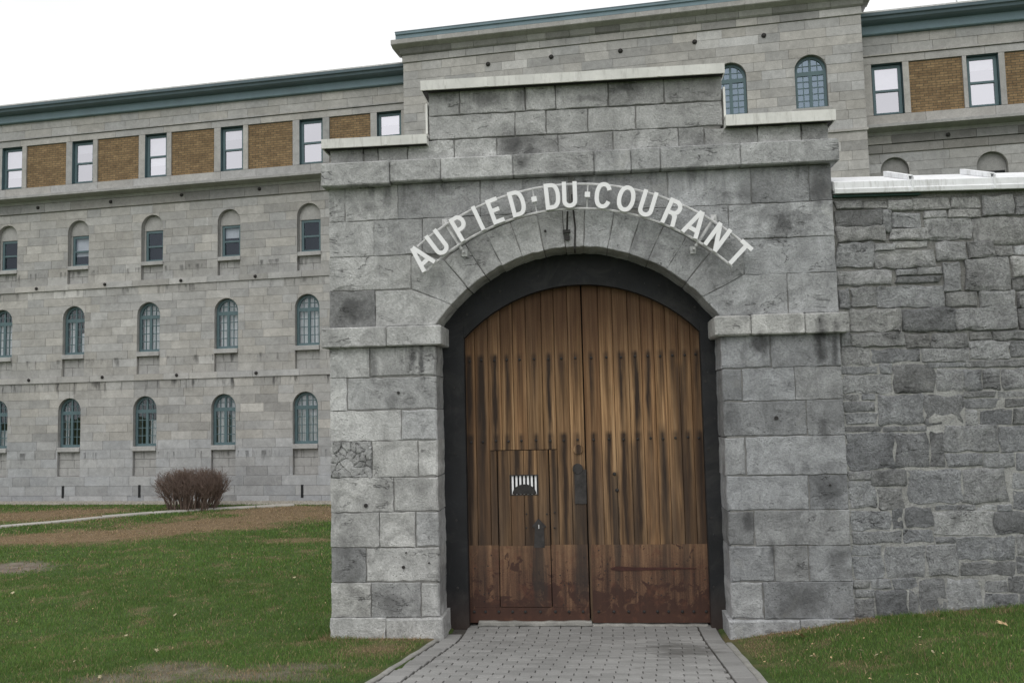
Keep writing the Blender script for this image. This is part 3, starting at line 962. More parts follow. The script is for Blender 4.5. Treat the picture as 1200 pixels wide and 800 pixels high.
def pier_courses(ys, joints, tones, xa, xb, refx, inner):
    """ys: pixel rows of the bed joints at column refx (top to bottom); joints/tones per course"""
    zs = [G(refx, y_)[1] for y_ in ys]
    for i in range(len(ys) - 1):
        z1, z0 = zs[i], zs[i + 1]
        ym = (ys[i] + ys[i + 1]) / 2
        xs = [xa] + [G(j, ym)[0] for j in joints[i]] + [xb]
        for k in range(len(xs) - 1):
            isin = (inner > 0 and k == len(xs) - 2) or (inner < 0 and k == 0)
            tn = tones[i][k] if k < len(tones[i]) else 1.0
            hue = None
            rock = 0.0
            if isinstance(tn, tuple):
                rubble_fill(xs[k] + 0.004, xs[k + 1] - 0.004, z0 + 0.004, z1 - 0.004)
                continue
            gstone('stone', rect(xs[k], xs[k + 1], z0, z1), tn, hue if inner > 0 else srng.uniform(0.0, 0.35), yb=REV if isin else 0.2, rock=rock,
                   bev=0.018 if isin else 0.006)
    return zs
def rubble_fill(x0, x1, z0, z1):
    pts = []
    while len(pts) < 24:
        q = (srng.uniform(x0, x1), srng.uniform(z0, z1))
        if all(math.hypot(q[0] - p_[0], q[1] - p_[1]) > 0.045 for p_ in pts):
            pts.append(q)
    for a in pts:
        P = rect(x0, x1, z0, z1)
        for b in pts:
            if a is b: continue
            mx_, mz_ = (a[0] + b[0]) / 2, (a[1] + b[1]) / 2
            nx_, nz_ = b[0] - a[0], b[1] - a[1]
            f_ = lambda p_: (p_[0] - mx_) * nx_ + (p_[1] - mz_) * nz_
            out = []
            for i_ in range(len(P)):
                p0, p1 = P[i_], P[(i_ + 1) % len(P)]
                f0, f1 = f_(p0), f_(p1)
                if f0 <= 0: out.append(p0)
                if f0 * f1 < 0:
                    t_ = f0 / (f0 - f1); out.append((p0[0] + (p1[0] - p0[0]) * t_, p0[1] + (p1[1] - p0[1]) * t_))
            P = out
            if len(P) < 3: break
        if len(P) < 3 or abs(area2(clean_poly(P))) < 0.002: continue
        P = densify(clean_poly(P), 0.025, 0.007, srng)
        V, Fc = stone_geo(P, 0.004 - srng.uniform(0, 0.022), 0.1, 0.0, 0.005, None, 0, srng, 0.016)
        gpart('filler_stone', V, Fc, 'gate_stone', (srng.uniform(0.62, 0.92), 0.6))
L_ = [408.0, 441.5, 480.5, 516.5, 559, 600, 641, 682, 723]
zl = pier_courses([406] + L_[1:], [[433], [406.5], [470], [436, 490], [461], [445, 487], [429], [435, 493]],
             [[1.08, 0.93], [1.1, 1.06], [1.12, 1.1], [(0.72, 0.035), 1.08, 1.06], [1.16, 1.04], [1.06, 1.02, 1.08], [0.66, 1.04], [1.02, 0.66, 0.92]], XL, OL, 450, 1)
zr = pier_courses([390, 430.5, 469, 511, 556.5, 598, 639, 681.5, 725], [[903], [870, 931.5], [946], [874.5], [949], [884.5], [908, 948], [895]],
             [[0.82, 0.78], [0.74, 0.80, 0.84], [0.66, 0.66], [0.80, 0.88], [0.94, 0.68], [0.64, 0.84], [0.80, 0.78, 0.74], [0.78, 0.66]], OR, XR, 915, -1)
# plinths
zpl, zpr = zl[-1], zr[-1]
xj = G(453, 737)[0]
gstone('plinth_stone', rect(XL - 0.01, xj, -0.45, zpl), 1.12, yf=-0.035, yb=0.3)
gstone('plinth_stone', rect(xj, OL + 0.045, -0.45, zpl), 1.06, yf=-0.045, yb=REV, bev=0.02)
xj = G(938, 737)[0]
gstone('plinth_stone', rect(OR - 0.045, xj, -0.45, zpr), 1.02, 0.2, yf=-0.045, yb=REV, bev=0.02)
gstone('plinth_stone', rect(xj, XR + 0.01, -0.45, zpr), 1.0, 0.2, yf=-0.035, yb=0.3)
# outer side walls of the gateway, coursed
for xs, sg in ((XL, -1), (XR, 1)):
    z = -0.4
    while z < 6.0:
        zt = min(z + srng.uniform(0.38, 0.46), 6.05)
        y0 = 0.2 if sg < 0 else 0.2
        mb = MB().add(*bevel_box(min(xs, xs - sg * 0.2), max(xs, xs - sg * 0.2), 0.206, 0.206 + 1.05, z + 0.006, zt - 0.006, 0.01))
        gpart('side_stone', mb.V, mb.F, 'gate_stone', (srng.uniform(0.8, 1.1), 0.5))
        z = zt

# imposts
def block(name, x0, x1, y0, y1, z0, z1, tone, hue=0.5, b=0.014):
    V, Fc = bevel_box(x0 + 0.003, x1 - 0.003, y0, y1, z0, z1, b)
    return gpart(name, V, Fc, 'gate_stone', (tone, hue))
xj = G(454.5, 397)[0]
block('impost_stone', XL - 0.085, xj, -0.10, 0.4, Z_IB, Z_IT, 1.04, 0.7)
block('impost_stone', xj, OL + 0.085, -0.098, REV, Z_IB + 0.002, Z_IT - 0.004, 1.06, 0.7)
j1, j2 = G(879, 381)[0], G(941.5, 379)[0]
block('impost_stone', OR - 0.075, j1, -0.098, REV, Z_IB, Z_IT - 0.004, 0.94, 0.9, 0.022)
block('impost_stone', j1, j2, -0.10, 0.4, Z_IB + 0.003, Z_IT, 0.98, 0.9)
block('impost_stone', j2, XR + 0.09, -0.099, 0.4, Z_IB + 0.001, Z_IT - 0.005, 0.92, 0.8)

# voussoirs: joints measured on the arch
jp = [((482, 339), (528, 356)), ((517, 313), (546, 335)), ((542, 287), (565, 317)), ((570, 270), (584, 303)), ((602, 258), (611, 298)),
      ((633, 252), (637, 292)), ((662, 248), (662.5, 290)), ((685, 248), (684, 289)), ((715.6, 249), (712, 293)), ((745, 257), (737, 297)),
      ((776, 262), (760, 304)), ((806, 280), (782, 315)), ((834, 302), (808, 326)), ((872, 324), (826, 345))]
ang = []
for hi_, lo_ in jp:
    x_, z_ = G(*lo_)
    ang.append(math.atan2(z_ - ZC, x_ - XC))
vt = [0.9, 0.96, 0.92, 1.0, 0.98, 0.94, 0.86, 0.98, 0.96, 0.95, 0.9, 0.84, 0.8]
def vz(i, r):
    return (XC + r * math.cos(ang[i]), ZC + r * math.sin(ang[i]))
def arcpts(r, a0, a1, n):
    return arc(XC, ZC, r, a0, a1, n)
TL = G(482, 339); TLt = G(482, 299.5)
TR = G(872, 322); TRt = G(872, 278.5)
for i in range(13):
    a0, a1 = ang[i], ang[i + 1]
    inn = arcpts(RI, a0, a1, 4)
    if i == 0:
        e1 = vz(1, RE)
        P = [TL] + inn + [e1, (min(e1[0], TL[0] + 0.2), TLt[1]), TLt]
    elif i == 12:
        e0 = vz(12, RE)
        P = inn + [TR, TRt, (max(e0[0], TR[0] - 0.2), TRt[1]), e0]
    else:
        P = inn + arcpts(RE, a1, a0, 3)
    hue = 0.6 if i < 7 else 0.35
    gstone('voussoir', P, vt[i], hue, yb=REV, step=0.14, bev=0.008)

# walling between the impost and the cornice
def hw_ext(z):
    d = RE ** 2 - (z - ZC) ** 2
    return math.sqrt(d) if d > 0 else 0.0
def cut_arch(x0, x1, z0, z1, side):
    """rectangle with the outside of the arch ring cut away; side -1 = left of the arch"""
    zs = np.linspace(z0, z1, 7)
    if side < 0:
        b = [(min(x1, max(x0 + 0.01, XC - hw_ext(z))), z) for z in zs]
        return [(x0, z0)] + b + [(x0, z1)]
    b = [(max(x0, min(x1 - 0.01, XC + hw_ext(z))), z) for z in zs]
    return b[:1] + [(x1, z0), (x1, z1)] + b[::-1][:-1]
za, zb_, zc_, zd_ = (G(450, y_)[1] for y_ in (380, 339.5, 299.5, 258))
za = Z_IT
x1 = G(440, 360)[0]
gstone('stone', rect(XL, x1, za, zb_), 0.64, 0.5)
# springer stone beside the arch
ai = math.acos(HALF / RI)
inn = arcpts(RI, math.pi - ai, ang[0], 4)
gstone('stone', [(x1, za)] + inn + [TL, (x1, TL[1])], 1.06, 0.7, yb=REV, bev=0.008)
gstone('stone', rect(XL, TL[0], zb_, zc_), 1.14, 0.7, rock=0.006)
x1 = G(438.6, 280)[0]; x2 = G(495, 275)[0]
gstone('stone', rect(XL, x1, zc_, zd_), 1.14, 0.6)
gstone('stone', rect(x1, x2, zc_, zd_), 0.92, 0.5)
gstone('stone', cut_arch(x2, -0.9, zc_ , zd_, -1), 0.86, 0.5)
zt_ = Z_CB
zcr = ZC + RE
gstone('stone', rect(XL, G(404.5, 238)[0], zd_, zt_), 1.06, 0.6)
gstone('stone', rect(G(404.5, 238)[0], G(466.5, 238)[0], zd_, zt_), 1.04, 0.6)
gstone('stone', cut_arch(G(466.5, 238)[0], G(563, 235)[0], zd_, zt_, -1), 0.72, 0.4)
gstone('stone', cut_arch(G(563, 235)[0], XC - 0.03, zd_, zt_, -1), 0.8, 0.4)
# right side
sa, sb, sc_, sd = (G(915, y_)[1] for y_ in (368, 321, 278.5, 237.5))
sa = Z_IT
x1 = G(923, 345)[0]
inn = arcpts(RI, ang[13], ai, 4)
gstone('stone', inn + [(x1, sa), (x1, TR[1]), TR], 0.98, 0.3, yb=REV, bev=0.008)
gstone('stone', rect(x1, XR, sa, sb), 1.0, 0.3)
gstone('stone', rect(TR[0], XR, sb, sc_), 1.04, 0.2)
x1 = G(854, 258)[0]
gstone('stone', rect(x1, XR, sc_, sd), 0.9, 0.25)
gstone('stone', cut_arch(0.7, x1, sc_, sd, 1), 0.84, 0.25)
j1, j2, j3 = G(783, 222)[0], G(880, 217)[0], G(948, 215)[0]
gstone('stone', cut_arch(XC + 0.03, j1, sd, zt_, 1), 0.74, 0.3)
gstone('stone', cut_arch(j1, j2, sd, zt_, 1), 0.98, 0.2)
gstone('stone', rect(j2, j3, sd, zt_), 0.8, 0.2)
gstone('stone', rect(j3, XR, sd, zt_), 0.6, 0.2)
# cornice
cj = [XL - 0.06] + [G(q, 206 - (q - 382) * 0.047)[0] for q in (459, 518, 602, 696, 739, 773, 866)] + [XR + 0.075]
ct = [1.02, 0.95, 1.08, 0.86, 0.98, 0.86, 0.88, 0.9]
for i in range(8):
    block('cornice_stone', cj[i], cj[i + 1], -0.115 - srng.uniform(0, 0.012) - (0.02 if i == 0 else 0), 0.5, Z_CB + srng.uniform(-0.004, 0.004) - (0.02 if i == 0 else 0), Z_CT + srng.uniform(-0.006, 0.004), ct[i], 0.45 if i > 3 else 0.6)
# parapet courses
def par_course(z0, z1, xa, xb, js, tones, yp):
    xs = [xa] + [G(q, yp)[0] for q in js] + [xb]
    for k in range(len(xs) - 1):
        gstone('stone', rect(xs[k], xs[k + 1], z0, z1), tones[k % len(tones)], 0.65, yb=0.25, gap=0.007, bev=0.008)
zp1 = G(600, 160)[1]; zp2 = G(600, 131.5)[1]; zp3 = 6.83
zleft = 6.13
UL, UR = -1.965, 1.725
par_course(Z_CT, zleft, XL + 0.02, G(478, 183)[0], (426, 443), [0.84, 0.82, 0.86], 185)
par_course(Z_CT, zp1, G(478, 183)[0], G(825.5, 165)[0], (532, 582, 654, 718.6, 795.5), [0.94, 1.0, 0.84, 0.9, 0.96, 0.82], 170)
par_course(Z_CT, 6.16, G(825.5, 165)[0], XR - 0.01, (888, 939), [0.9, 0.9, 0.84], 158)
par_course(zp1, zp2, UL, UR, (603.5, 640, 689, 745), [1.0, 0.9, 0.9, 0.92, 0.96], 143)
par_course(zp2, zp3, UL, UR, (538.5, 615.5, 651, 712.8, 778.6), [0.92, 0.86, 0.9, 0.86, 0.84, 0.8], 115)
# metal flashings with drip edges
def flashing(x0, x1, zb, zt, y0=-0.13, y1=1.25):
    mb = MB()
    mb.strip([(y0, zb), (y0 + 0.012, zb - 0.004), (y0 + 0.03, zt - 0.035), (y1, zt + 0.03), (y1, zt + 0.05), (y0 + 0.02, zt), (y0 - 0.008, zt - 0.004)], x0, x1)
    mb.box(x0, x0 + 0.012, y0 + 0.014, 0.35, zb, zt - 0.02)
    mb.box(x1 - 0.012, x1, y0 + 0.014, 0.35, zb, zt - 0.02)
    return mb
for (x0, x1, zb, zt) in ((-2.035, 1.745, 6.80, 6.925), (XL - 0.05, UL - 0.0, 6.115, 6.235), (UR + 0.005, XR + 0.05, 6.14, 6.275)):
    mb = flashing(x0, x1, zb, zt)
    fo_ = gpart('flashing', mb.V, mb.F, 'white_metal')
    for q in ([(-0.08, 0), (-1.2, 0), (0.95, 0)] if x1 - x0 > 3 else [((x0 + x1) / 2 + 0.15, 0)]):
        mb = MB().box(q[0] - 0.02, q[0] + 0.02, -0.1415, -0.1312, zb + 0.001, zt - 0.006)
        mesh('seam', np.asarray(mb.V) - GO, mb.F, 'white_metal', fo_)
mb = MB().box(-2.03, 1.735, -0.05, 1.2, 6.805, 6.835).box(XL - 0.03, UL - 0.01, -0.05, 1.2, 6.12, 6.15).box(UR + 0.015, XR + 0.03, -0.05, 1.2, 6.15, 6.18)
gpart('bedding_board', mb.V, mb.F, 'dark_iron')
for sg, xx in ((-1, UL), (1, UR)):
    mb = MB().box(xx - 0.03 if sg < 0 else xx + 0.006, xx - 0.006 if sg < 0 else xx + 0.03, -0.03, 0.3, 6.27, 6.66)
    gpart('side_flashing', mb.V, mb.F, 'white_metal')
# old iron pins and holes in the face
for (px, py, r_) in ((467, 460, 0.018), (429, 592, 0.026), (473, 664, 0.02), (476, 647, 0.01), (503, 659, 0.01), (909.5, 489.5, 0.024), (681.5, 199, 0.016), (639, 301 - 30, 0.016), (972.5, 568, 0.012)):
    x_, z_ = G(px, py)
    mb = MB().tube((x_, -0.022, z_), (x_, 0.05, z_), r_, r_, 8)
    gpart('iron_pin', mb.V, mb.F, 'dark_iron')
# cable over the key of the arch
cx0, cz0 = G(671.5, 243); cx1, cz1 = G(673.5, 291)
mb = MB().polytube([(cx0 - 0.01, -0.02, cz0 + 0.16), (cx0, -0.024, cz0), (cx0 + 0.02, -0.022, (cz0 + cz1) / 2), (cx1, -0.02, cz1 - 0.01), (cx1, 0.10, cz1 - 0.035)], 0.011)
gpart('cable', mb.V, mb.F, 'dark_iron')

# ================================================================ WOODEN GATE
FY = 0.50                        # frame face
DY = 0.63                        # plank face
wg = empty('wooden_gate', (-0.13, DY, 0))
tag(wg, 'tall arched double gate of weathered brown planks in a dark frame', 'gate')
WO = np.array(wg.location)
def wpart(name, V, Fc, mat, parent=None, loc=None, smooth=False):
    return mesh(name, np.asarray(V, float) - WO, Fc, mat, parent or wg, loc=loc, smooth=smooth)
wrng0 = random.Random(2)
IL, IR = G(546.5, 560, FY)[0], G(827, 560, FY)[0]
zTop = G(683, 333, FY)[1]
zSp = G(546, 396, FY)[1]
hI = (IR - IL) / 2; xI = (IL + IR) / 2
RF = (hI ** 2 + (zTop - zSp) ** 2) / (2 * (zTop - zSp)); zF = zTop - RF
fo = empty('frame_holder') if False else None
mb = MB().add(*bevel_box(OL - 0.03, IL, FY, FY + 0.13, -0.35, 4.25, 0.008))
wpart('jamb', mb.V, mb.F, 'frame_paint')
mb = MB().add(*bevel_box(IR, OR + 0.03, FY, FY + 0.13, -0.35, 4.25, 0.008))
wpart('jamb', mb.V, mb.F, 'frame_paint')
ain = math.acos(hI / RF); 
xs = np.linspace(IL, IR, 25)
mb = MB()
for a, b in zip(xs[:-1], xs[1:]):
    lo = lambda x: zF + math.sqrt(max(RF ** 2 - (x - xI) ** 2, 0))
    hi = lambda x: ZC + math.sqrt((RI + 0.03) ** 2 - (x - XC) ** 2)
    mb.prism([(a, lo(a)), (b, lo(b)), (b, hi(b)), (a, hi(a))], FY + 0.004, FY + 0.125)
nq = len(mb.V) // 8
for a_i, b_i, dy in ((0, 7, 0.0), (7, 17, -0.004), (17, nq, 0.002)):
    sub = MB()
    for k in range(a_i, b_i):
        sub.add([(v[0], v[1] + dy, v[2]) for v in mb.V[k * 8:k * 8 + 8]], [tuple(i - k * 8 for i in f) for f in mb.F[k * 6:k * 6 + 6]])
    wpart('arch_head', sub.V, sub.F, 'frame_paint')
for (bx_, bz_) in [(OL + 0.14, z_) for z_ in (0.5, 1.35, 2.2, 3.05)] + [(OR - 0.13, z_) for z_ in (0.5, 1.35, 2.2, 3.05)] + [(xI + (RF + 0.19) * math.cos(a), zF + (RF + 0.19) * math.sin(a)) for a in np.linspace(R(130), R(50), 7)]:
    bm_ = MB().tube((bx_, FY - 0.012, bz_), (bx_, FY + 0.01, bz_), 0.014, 0.017, 6)
    wpart('frame_bolt', bm_.V, bm_.F, 'lock_iron')

SPLIT = (G(687, 560, DY)[0])
ZB = 0.045
def ztop(x):
    return zF + math.sqrt(max((RF + 0.06) ** 2 - (x - xI) ** 2, 0.01)) if abs(x - xI) < RF else zSp
wrng = random.Random(8)
WX0, WX1 = G(584.5, 620, DY)[0], G(645, 620, DY)[0]
WZ0, WZ1 = G(615, 710.5, DY)[1], G(615, 527.5, DY)[1]
gX0, gX1 = G(598.5, 568, DY)[0], G(630, 568, DY)[0]
gZ0, gZ1 = G(614, 579, DY)[1], G(614, 557, DY)[1]
ZK = G(687, 637.5, DY)[1]          # top of the rust plates

def plank(name, x0, x1, z0, z1a, z1b, parent, yf=None):
    """board with eased front edges; slanted top allowed"""
    yf = DY + wrng.uniform(-0.003, 0.003) if yf is None else yf
    e = 0.006; g_ = 0.0022
    x0 += g_; x1 -= g_
    V = [(x0, DY + 0.06, z0), (x1, DY + 0.06, z0), (x1, DY + 0.06, z1b), (x0, DY + 0.06, z1a),
         (x0, yf + e, z0), (x1, yf + e, z0), (x1, yf + e, z1b), (x0, yf + e, z1a),
         (x0 + e, yf, z0), (x1 - e, yf, z0), (x1 - e, yf, z1b), (x0 + e, yf, z1a)]
    Fc = [(8, 9, 10, 11), (4, 8, 11, 7), (9, 5, 6, 10), (0, 4, 7, 3), (5, 1, 2, 6), (0, 1, 5, 4), (4, 5, 9, 8), (3, 7, 6, 2), (7, 11, 10, 6)]
    return wpart(name, V, Fc, 'plank_wood', parent)
def stud(x, z, parent, r=0.017, mat='dark_iron', yf=DY - 0.004):
    mb = MB()
    n_ = 8; V = []
    for (rr, yy) in ((r, yf), (r * 0.8, yf - r * 0.55), (r * 0.3, yf - r * 0.8)):
        V += [(x + rr * math.cos(2 * math.pi * i / n_), yy, z + rr * math.sin(2 * math.pi * i / n_)) for i in range(n_)]
    Fc = [(l * n_ + i, l * n_ + (i + 1) % n_, l * n_ + n_ + (i + 1) % n_, l * n_ + n_ + i) for l in range(2) for i in range(n_)] + [tuple(range(2 * n_, 3 * n_))]
    return wpart('stud', V, Fc, mat, parent, smooth=False)
ZS1, ZS2 = G(687, 419, DY)[1], G(687, 515, DY)[1]

def leaf(side):
    if side < 0:
        bx = [IL - 0.05] + [G(q, 460, DY)[0] for q in (557, 572.5, 587.5, 602, 617.5, 636, 651, 667)] + [SPLIT - 0.006]
    else:
        bx = [SPLIT + 0.006] + [G(q, 460, DY)[0] for q in (703.5, 720, 738, 753, 768, 782, 797, 811)] + [IR + 0.05]
    # ledger board behind carries the planks: the leaf itself
    mb = MB()
    mb.box(bx[0] + 0.01, bx[-1] - 0.01, DY + 0.062, DY + 0.10, ZB + 0.05, 3.6)
    lf = wpart('gate_leaf', mb.V, mb.F, 'dark_iron')
    lf['label'] = 'left leaf with a small wicket door' if side < 0 else 'right leaf of plain tall planks'
    for i in range(9):
        x0, x1 = bx[i], bx[i + 1]
        za, zb = ztop(x0), ztop(x1)
        segs = [(x0, x1)]
        if side < 0 and x1 > WX0 and x0 < WX1:
            # boards stop above and below the wicket
            plank('plank', x0, x1, WZ1 + 0.010, za, zb, lf)
            plank('plank', x0, x1, ZB, WZ0 - 0.006, WZ0 - 0.006, lf)
            if x0 < WX0 - 0.012:
                plank('plank', x0, WX0 - 0.007, WZ0, WZ1, WZ1, lf)
            if x1 > WX1 + 0.012:
                plank('plank', WX1 + 0.007, x1, WZ0, WZ1, WZ1, lf)
        else:
            plank('plank', x0, x1, ZB, za, zb, lf)
    for i in range(9):
        xm = (bx[i] + bx[i + 1]) / 2
        if i == 0 and side < 0: xm += 0.02
        if i == 8 and side > 0: xm -= 0.02
        stud(xm, ZS1 + wrng.uniform(-0.008, 0.008), lf)
        if not (side < 0 and WX0 < xm < WX1 and ZS2 < WZ1):
            stud(xm, ZS2 + wrng.uniform(-0.008, 0.008), lf)
        stud(xm + wrng.uniform(-0.01, 0.01), G(687, 716, DY)[1], lf, 0.02, yf=DY - 0.012)
    # rusty sheet along the foot
    xa, xb = bx[0] + 0.03, bx[-1] - 0.003
    mb = MB()
    if side < 0:
        mb.box(xa, WX0 - 0.006, DY - 0.010, DY - 0.0045, WZ0 - 0.004, ZK)
        mb.box(WX1 + 0.006, xb, DY - 0.0105, DY - 0.0045, WZ0 - 0.004, ZK)
        mb.box(xa, xb, DY - 0.011, DY - 0.0045, ZB - 0.01, WZ0 - 0.006)
    else:
        mb.box(xa, xb, DY - 0.0105, DY - 0.0045, ZB - 0.01, ZK - 0.005)
    wpart('kick_plate', mb.V, mb.F, 'rust_plate', lf)
    for k in range(16):
        stud(wrng.uniform(xa + 0.05, xb - 0.05) if side > 0 else (wrng.uniform(xa + 0.04, WX0 - 0.05) if k % 2 else wrng.uniform(WX1 + 0.05, xb - 0.03)), wrng.uniform(0.25, ZK - 0.05), lf, 0.009, yf=DY - 0.0105)
    return lf
mb = MB().box(OL - 0.02, OR + 0.02, DY + 0.13, DY + 0.2, -0.3, CROWN + 0.1)  # unseen dark panel added to stop light showing between the leaves
wpart('back_boarding', mb.V, mb.F, 'dark_room')
lf1 = leaf(-1)
lf2 = leaf(1)
# rust bar across the right leaf
xa, xb = G(716, 665, DY)[0], G(816, 667, DY)[0]
zz = G(760, 665.5, DY)[1]
mb = MB()
pr = [(xa, zz - 0.012), (xa + 0.12, zz - 0.028), (xa + 0.35, zz - 0.022), (xb - 0.2, zz - 0.012), (xb, zz - 0.006), (xb, zz + 0.004), (xb - 0.25, zz + 0.010), (xa + 0.3, zz + 0.016), (xa + 0.08, zz + 0.03), (xa, zz + 0.012)]
mb.prism(pr, DY - 0.018, DY - 0.0108)
simple('rust_dark', (0.062, 0.027, 0.022), 0.8, 0.3, 8, 0.003)
wpart('hinge_strap', mb.V, mb.F, 'rust_dark', lf2)
# two bolts and their black smears
for q in ((720, 555), (723, 574)):
    stud(*G(*q, DY), lf2, 0.024)
# wicket door
mb = MB().box(WX0 + 0.01, WX1 - 0.01, DY + 0.064, DY + 0.09, WZ0 + 0.01, gZ0 - 0.01).box(WX0 + 0.01, WX1 - 0.01, DY + 0.064, DY + 0.09, gZ1 + 0.01, WZ1 - 0.01)
wk = wpart('wicket_door', mb.V, mb.F, 'dark_iron')
wk['label'] = 'small wicket door with a barred peephole'
wb = [WX0 + 0.004, gX0, (gX0 + gX1) / 2, gX1, WX1 - 0.004]
for i in range(4):
    if i in (1, 2):
        plank('plank', wb[i], wb[i + 1], WZ0, gZ0, gZ0, wk, DY - 0.006)
        plank('plank', wb[i], wb[i + 1], gZ1, WZ1, WZ1, wk, DY - 0.006)
    else:
        plank('plank', wb[i], wb[i + 1], WZ0, WZ1, WZ1, wk, DY - 0.006)
mb = MB().box(WX0 + 0.006, WX1 - 0.006, DY - 0.0145, DY - 0.0105, WZ0 + 0.003, ZK - 0.01)
wpart('kick_plate', mb.V, mb.F, 'rust_plate', wk)
for k in range(9):
    xb_ = gX0 + (gX1 - gX0) * (k + 0.5) / 7
    if k < 7:
        mb = MB().box(xb_ - 0.0125, xb_ + 0.0125, DY + 0.012, DY + 0.03, gZ0, gZ1)
        wpart('grille_bar', mb.V, mb.F, 'letter_white', wk)
mb = MB().box(gX0, gX1, DY + 0.05, DY + 0.062, gZ0 - 0.004, gZ1 + 0.004)
wpart('grille_back', mb.V, mb.F, 'dark_room', wk)
gm = (gX0 + gX1) / 2
mb = MB().prism([(gm + (gX1 - gX0) * 0.44 * math.cos(a), gZ0 + 0.006 + 0.125 * math.sin(a)) for a in np.linspace(0, math.pi, 13)][::1], DY - 0.002, DY + 0.011)
wpart('grille_shutter', mb.V, mb.F, 'dark_iron', wk)
fr = MB().box(gX0 - 0.012, gX1 + 0.012, DY - 0.0095, DY - 0.004, gZ1, gZ1 + 0.012).box(gX0 - 0.012, gX1 + 0.012, DY - 0.0095, DY - 0.004, gZ0 - 0.012, gZ0).box(gX0 - 0.012, gX0, DY - 0.0092, DY - 0.004, gZ0, gZ1).box(gX1, gX1 + 0.012, DY - 0.0092, DY - 0.004, gZ0, gZ1)
wpart('grille_frame', fr.V, fr.F, 'dark_iron', wk)
# arrow-shaped lock plate
def Gd(px, py): return G(px, py, DY)
P = [Gd(626, 641), Gd(638.5, 641), Gd(637.5, 618), Gd(640, 616.5), Gd(631, 607), Gd(623.5, 616.5), Gd(627, 618)]
mb = MB().prism(P, DY - 0.019, DY - 0.0065)
wpart('lock_plate', mb.V, mb.F, 'lock_iron', wk)
kx, kz = Gd(631.5, 616)
mb = MB().box(kx - 0.007, kx + 0.007, DY - 0.024, DY - 0.019, kz - 0.03, kz + 0.02)
wpart('keyhole_cover', mb.V, mb.F, 'rail_metal', wk)
for q in ((617, 602), (617, 618), (641, 602), (650, 600), (650, 618)):
    stud(*G(*q, DY), wk if q[0] < 645 else lf1, 0.012, yf=DY - 0.006)
# slide bolt plate beside the meeting edge
P = [Gd(674, 590), Gd(687.5, 590), Gd(687, 550), Gd(673, 550)]
mb = MB().prism(P, DY - 0.014, DY - 0.0035)
wpart('bolt_plate', mb.V, mb.F, 'lock_iron', lf1)
for (q, r_, mt) in (((677.5, 526.5), 0.064, 'plank_wood'), ((677, 549), 0.068, 'lock_iron')):
    x_, z_ = G(*q, DY)
    mb = MB().tube((x_, DY - 0.022, z_), (x_, DY - 0.002, z_), r_ * 0.92, r_, 20)
    wpart('round_boss', mb.V, mb.F, mt, lf1)
# stone threshold, chipped
zth = float(ground_z(0, 0.6))
P = densify([(IL + 0.1, 0), (SPLIT + 0.02, 0), (SPLIT + 0.02, 0.06), (IL + 0.12, 0.06)], 0.09, 0.008, wrng)
V, Fc = stone_geo([(x, z + 0.0) for x, z in P], FY + 0.06, DY + 0.2, 0.0, 0.012, None, 0, wrng)
gpart('threshold', V, Fc, 'kerb_concrete')
P = densify([(SPLIT + 0.03, -0.02), (IR - 0.03, -0.02), (IR - 0.03, 0.02), (SPLIT + 0.03, 0.025)], 0.09, 0.006, wrng)
V, Fc = stone_geo(P, FY + 0.07, DY + 0.2, 0.0, 0.012, None, 0, wrng)
gpart('threshold', V, Fc, 'kerb_concrete')

# ================================================================ ARCHED SIGN
SY = -0.20
up = [(489, 289), (526, 262), (560, 241), (590, 229), (635, 217), (669, 215), (689, 218 - 3), (745, 222), (775, 231), (827.5, 254), (857.5, 272.5), (878, 289)]
lo = [(496, 319), (513, 304), (541, 285), (575, 265), (616, 252), (635, 248), (667, 244), (689, 244), (739, 250), (775, 261), (801, 272.5), (829, 289), (857.5, 311)]
def fit_circle(pts):
    A = np.array([[2 * x, 2 * z, 1] for x, z in pts]); b = np.array([x * x + z * z for x, z in pts])
    s_ = np.linalg.lstsq(A, b, rcond=None)[0]
    return s_[0], s_[1], math.sqrt(s_[2] + s_[0] ** 2 + s_[1] ** 2)
U3 = fit_circle([G(*q, SY) for q in up]); L3 = fit_circle([G(*q, SY) for q in lo])
# one centre for both rails
SX = (U3[0] + L3[0]) / 2
def fit_rz(pts):
    best = None
    return best
A_ = []; b_ = []
for k, pts in enumerate((up, lo)):
    for q in pts:
        x_, z_ = G(*q, SY)
        A_.append([2 * x_, 2 * z_, 1 if k == 0 else 0, 1 if k == 1 else 0]); b_.append(x_ * x_ + z_ * z_)
s_ = np.linalg.lstsq(np.array(A_), np.array(b_), rcond=None)[0]
SX, SZ = s_[0], s_[1]
RU = math.sqrt(s_[2] + SX ** 2 + SZ ** 2); RL = math.sqrt(s_[3] + SX ** 2 + SZ ** 2)
sign = empty('arched_sign', (SX, SY, SZ + RL))
tag(sign, 'arched sign of white capital letters on two curved rails reading AU PIED·DU·COURANT', 'sign')
SO = np.array(sign.location)
def spart(name, V, Fc, mat, label=None):
    o = mesh(name, np.asarray(V, float) - SO, Fc, mat, sign)
    if label: o['label'] = label
    return o
def sang(px, py):
    x_, z_ = G(px, py, SY)
    return math.atan2(z_ - SZ, x_ - SX)
aL0, aR0 = sang(488, 300), sang(866, 300)
for r_, a0, a1 in ((RU, sang(489, 289), sang(880, 291)), (RL, sang(495, 320), sang(859, 312))):
    mb = MB()
    pts = arc(SX, SZ, r_, a0, a1, 40)
    mb.polytube([(x, SY + 0.035, z) for x, z in pts], 0.0155, 6)
    spart('rail', mb.V, mb.F, 'rail_metal')
SWT = 0.051
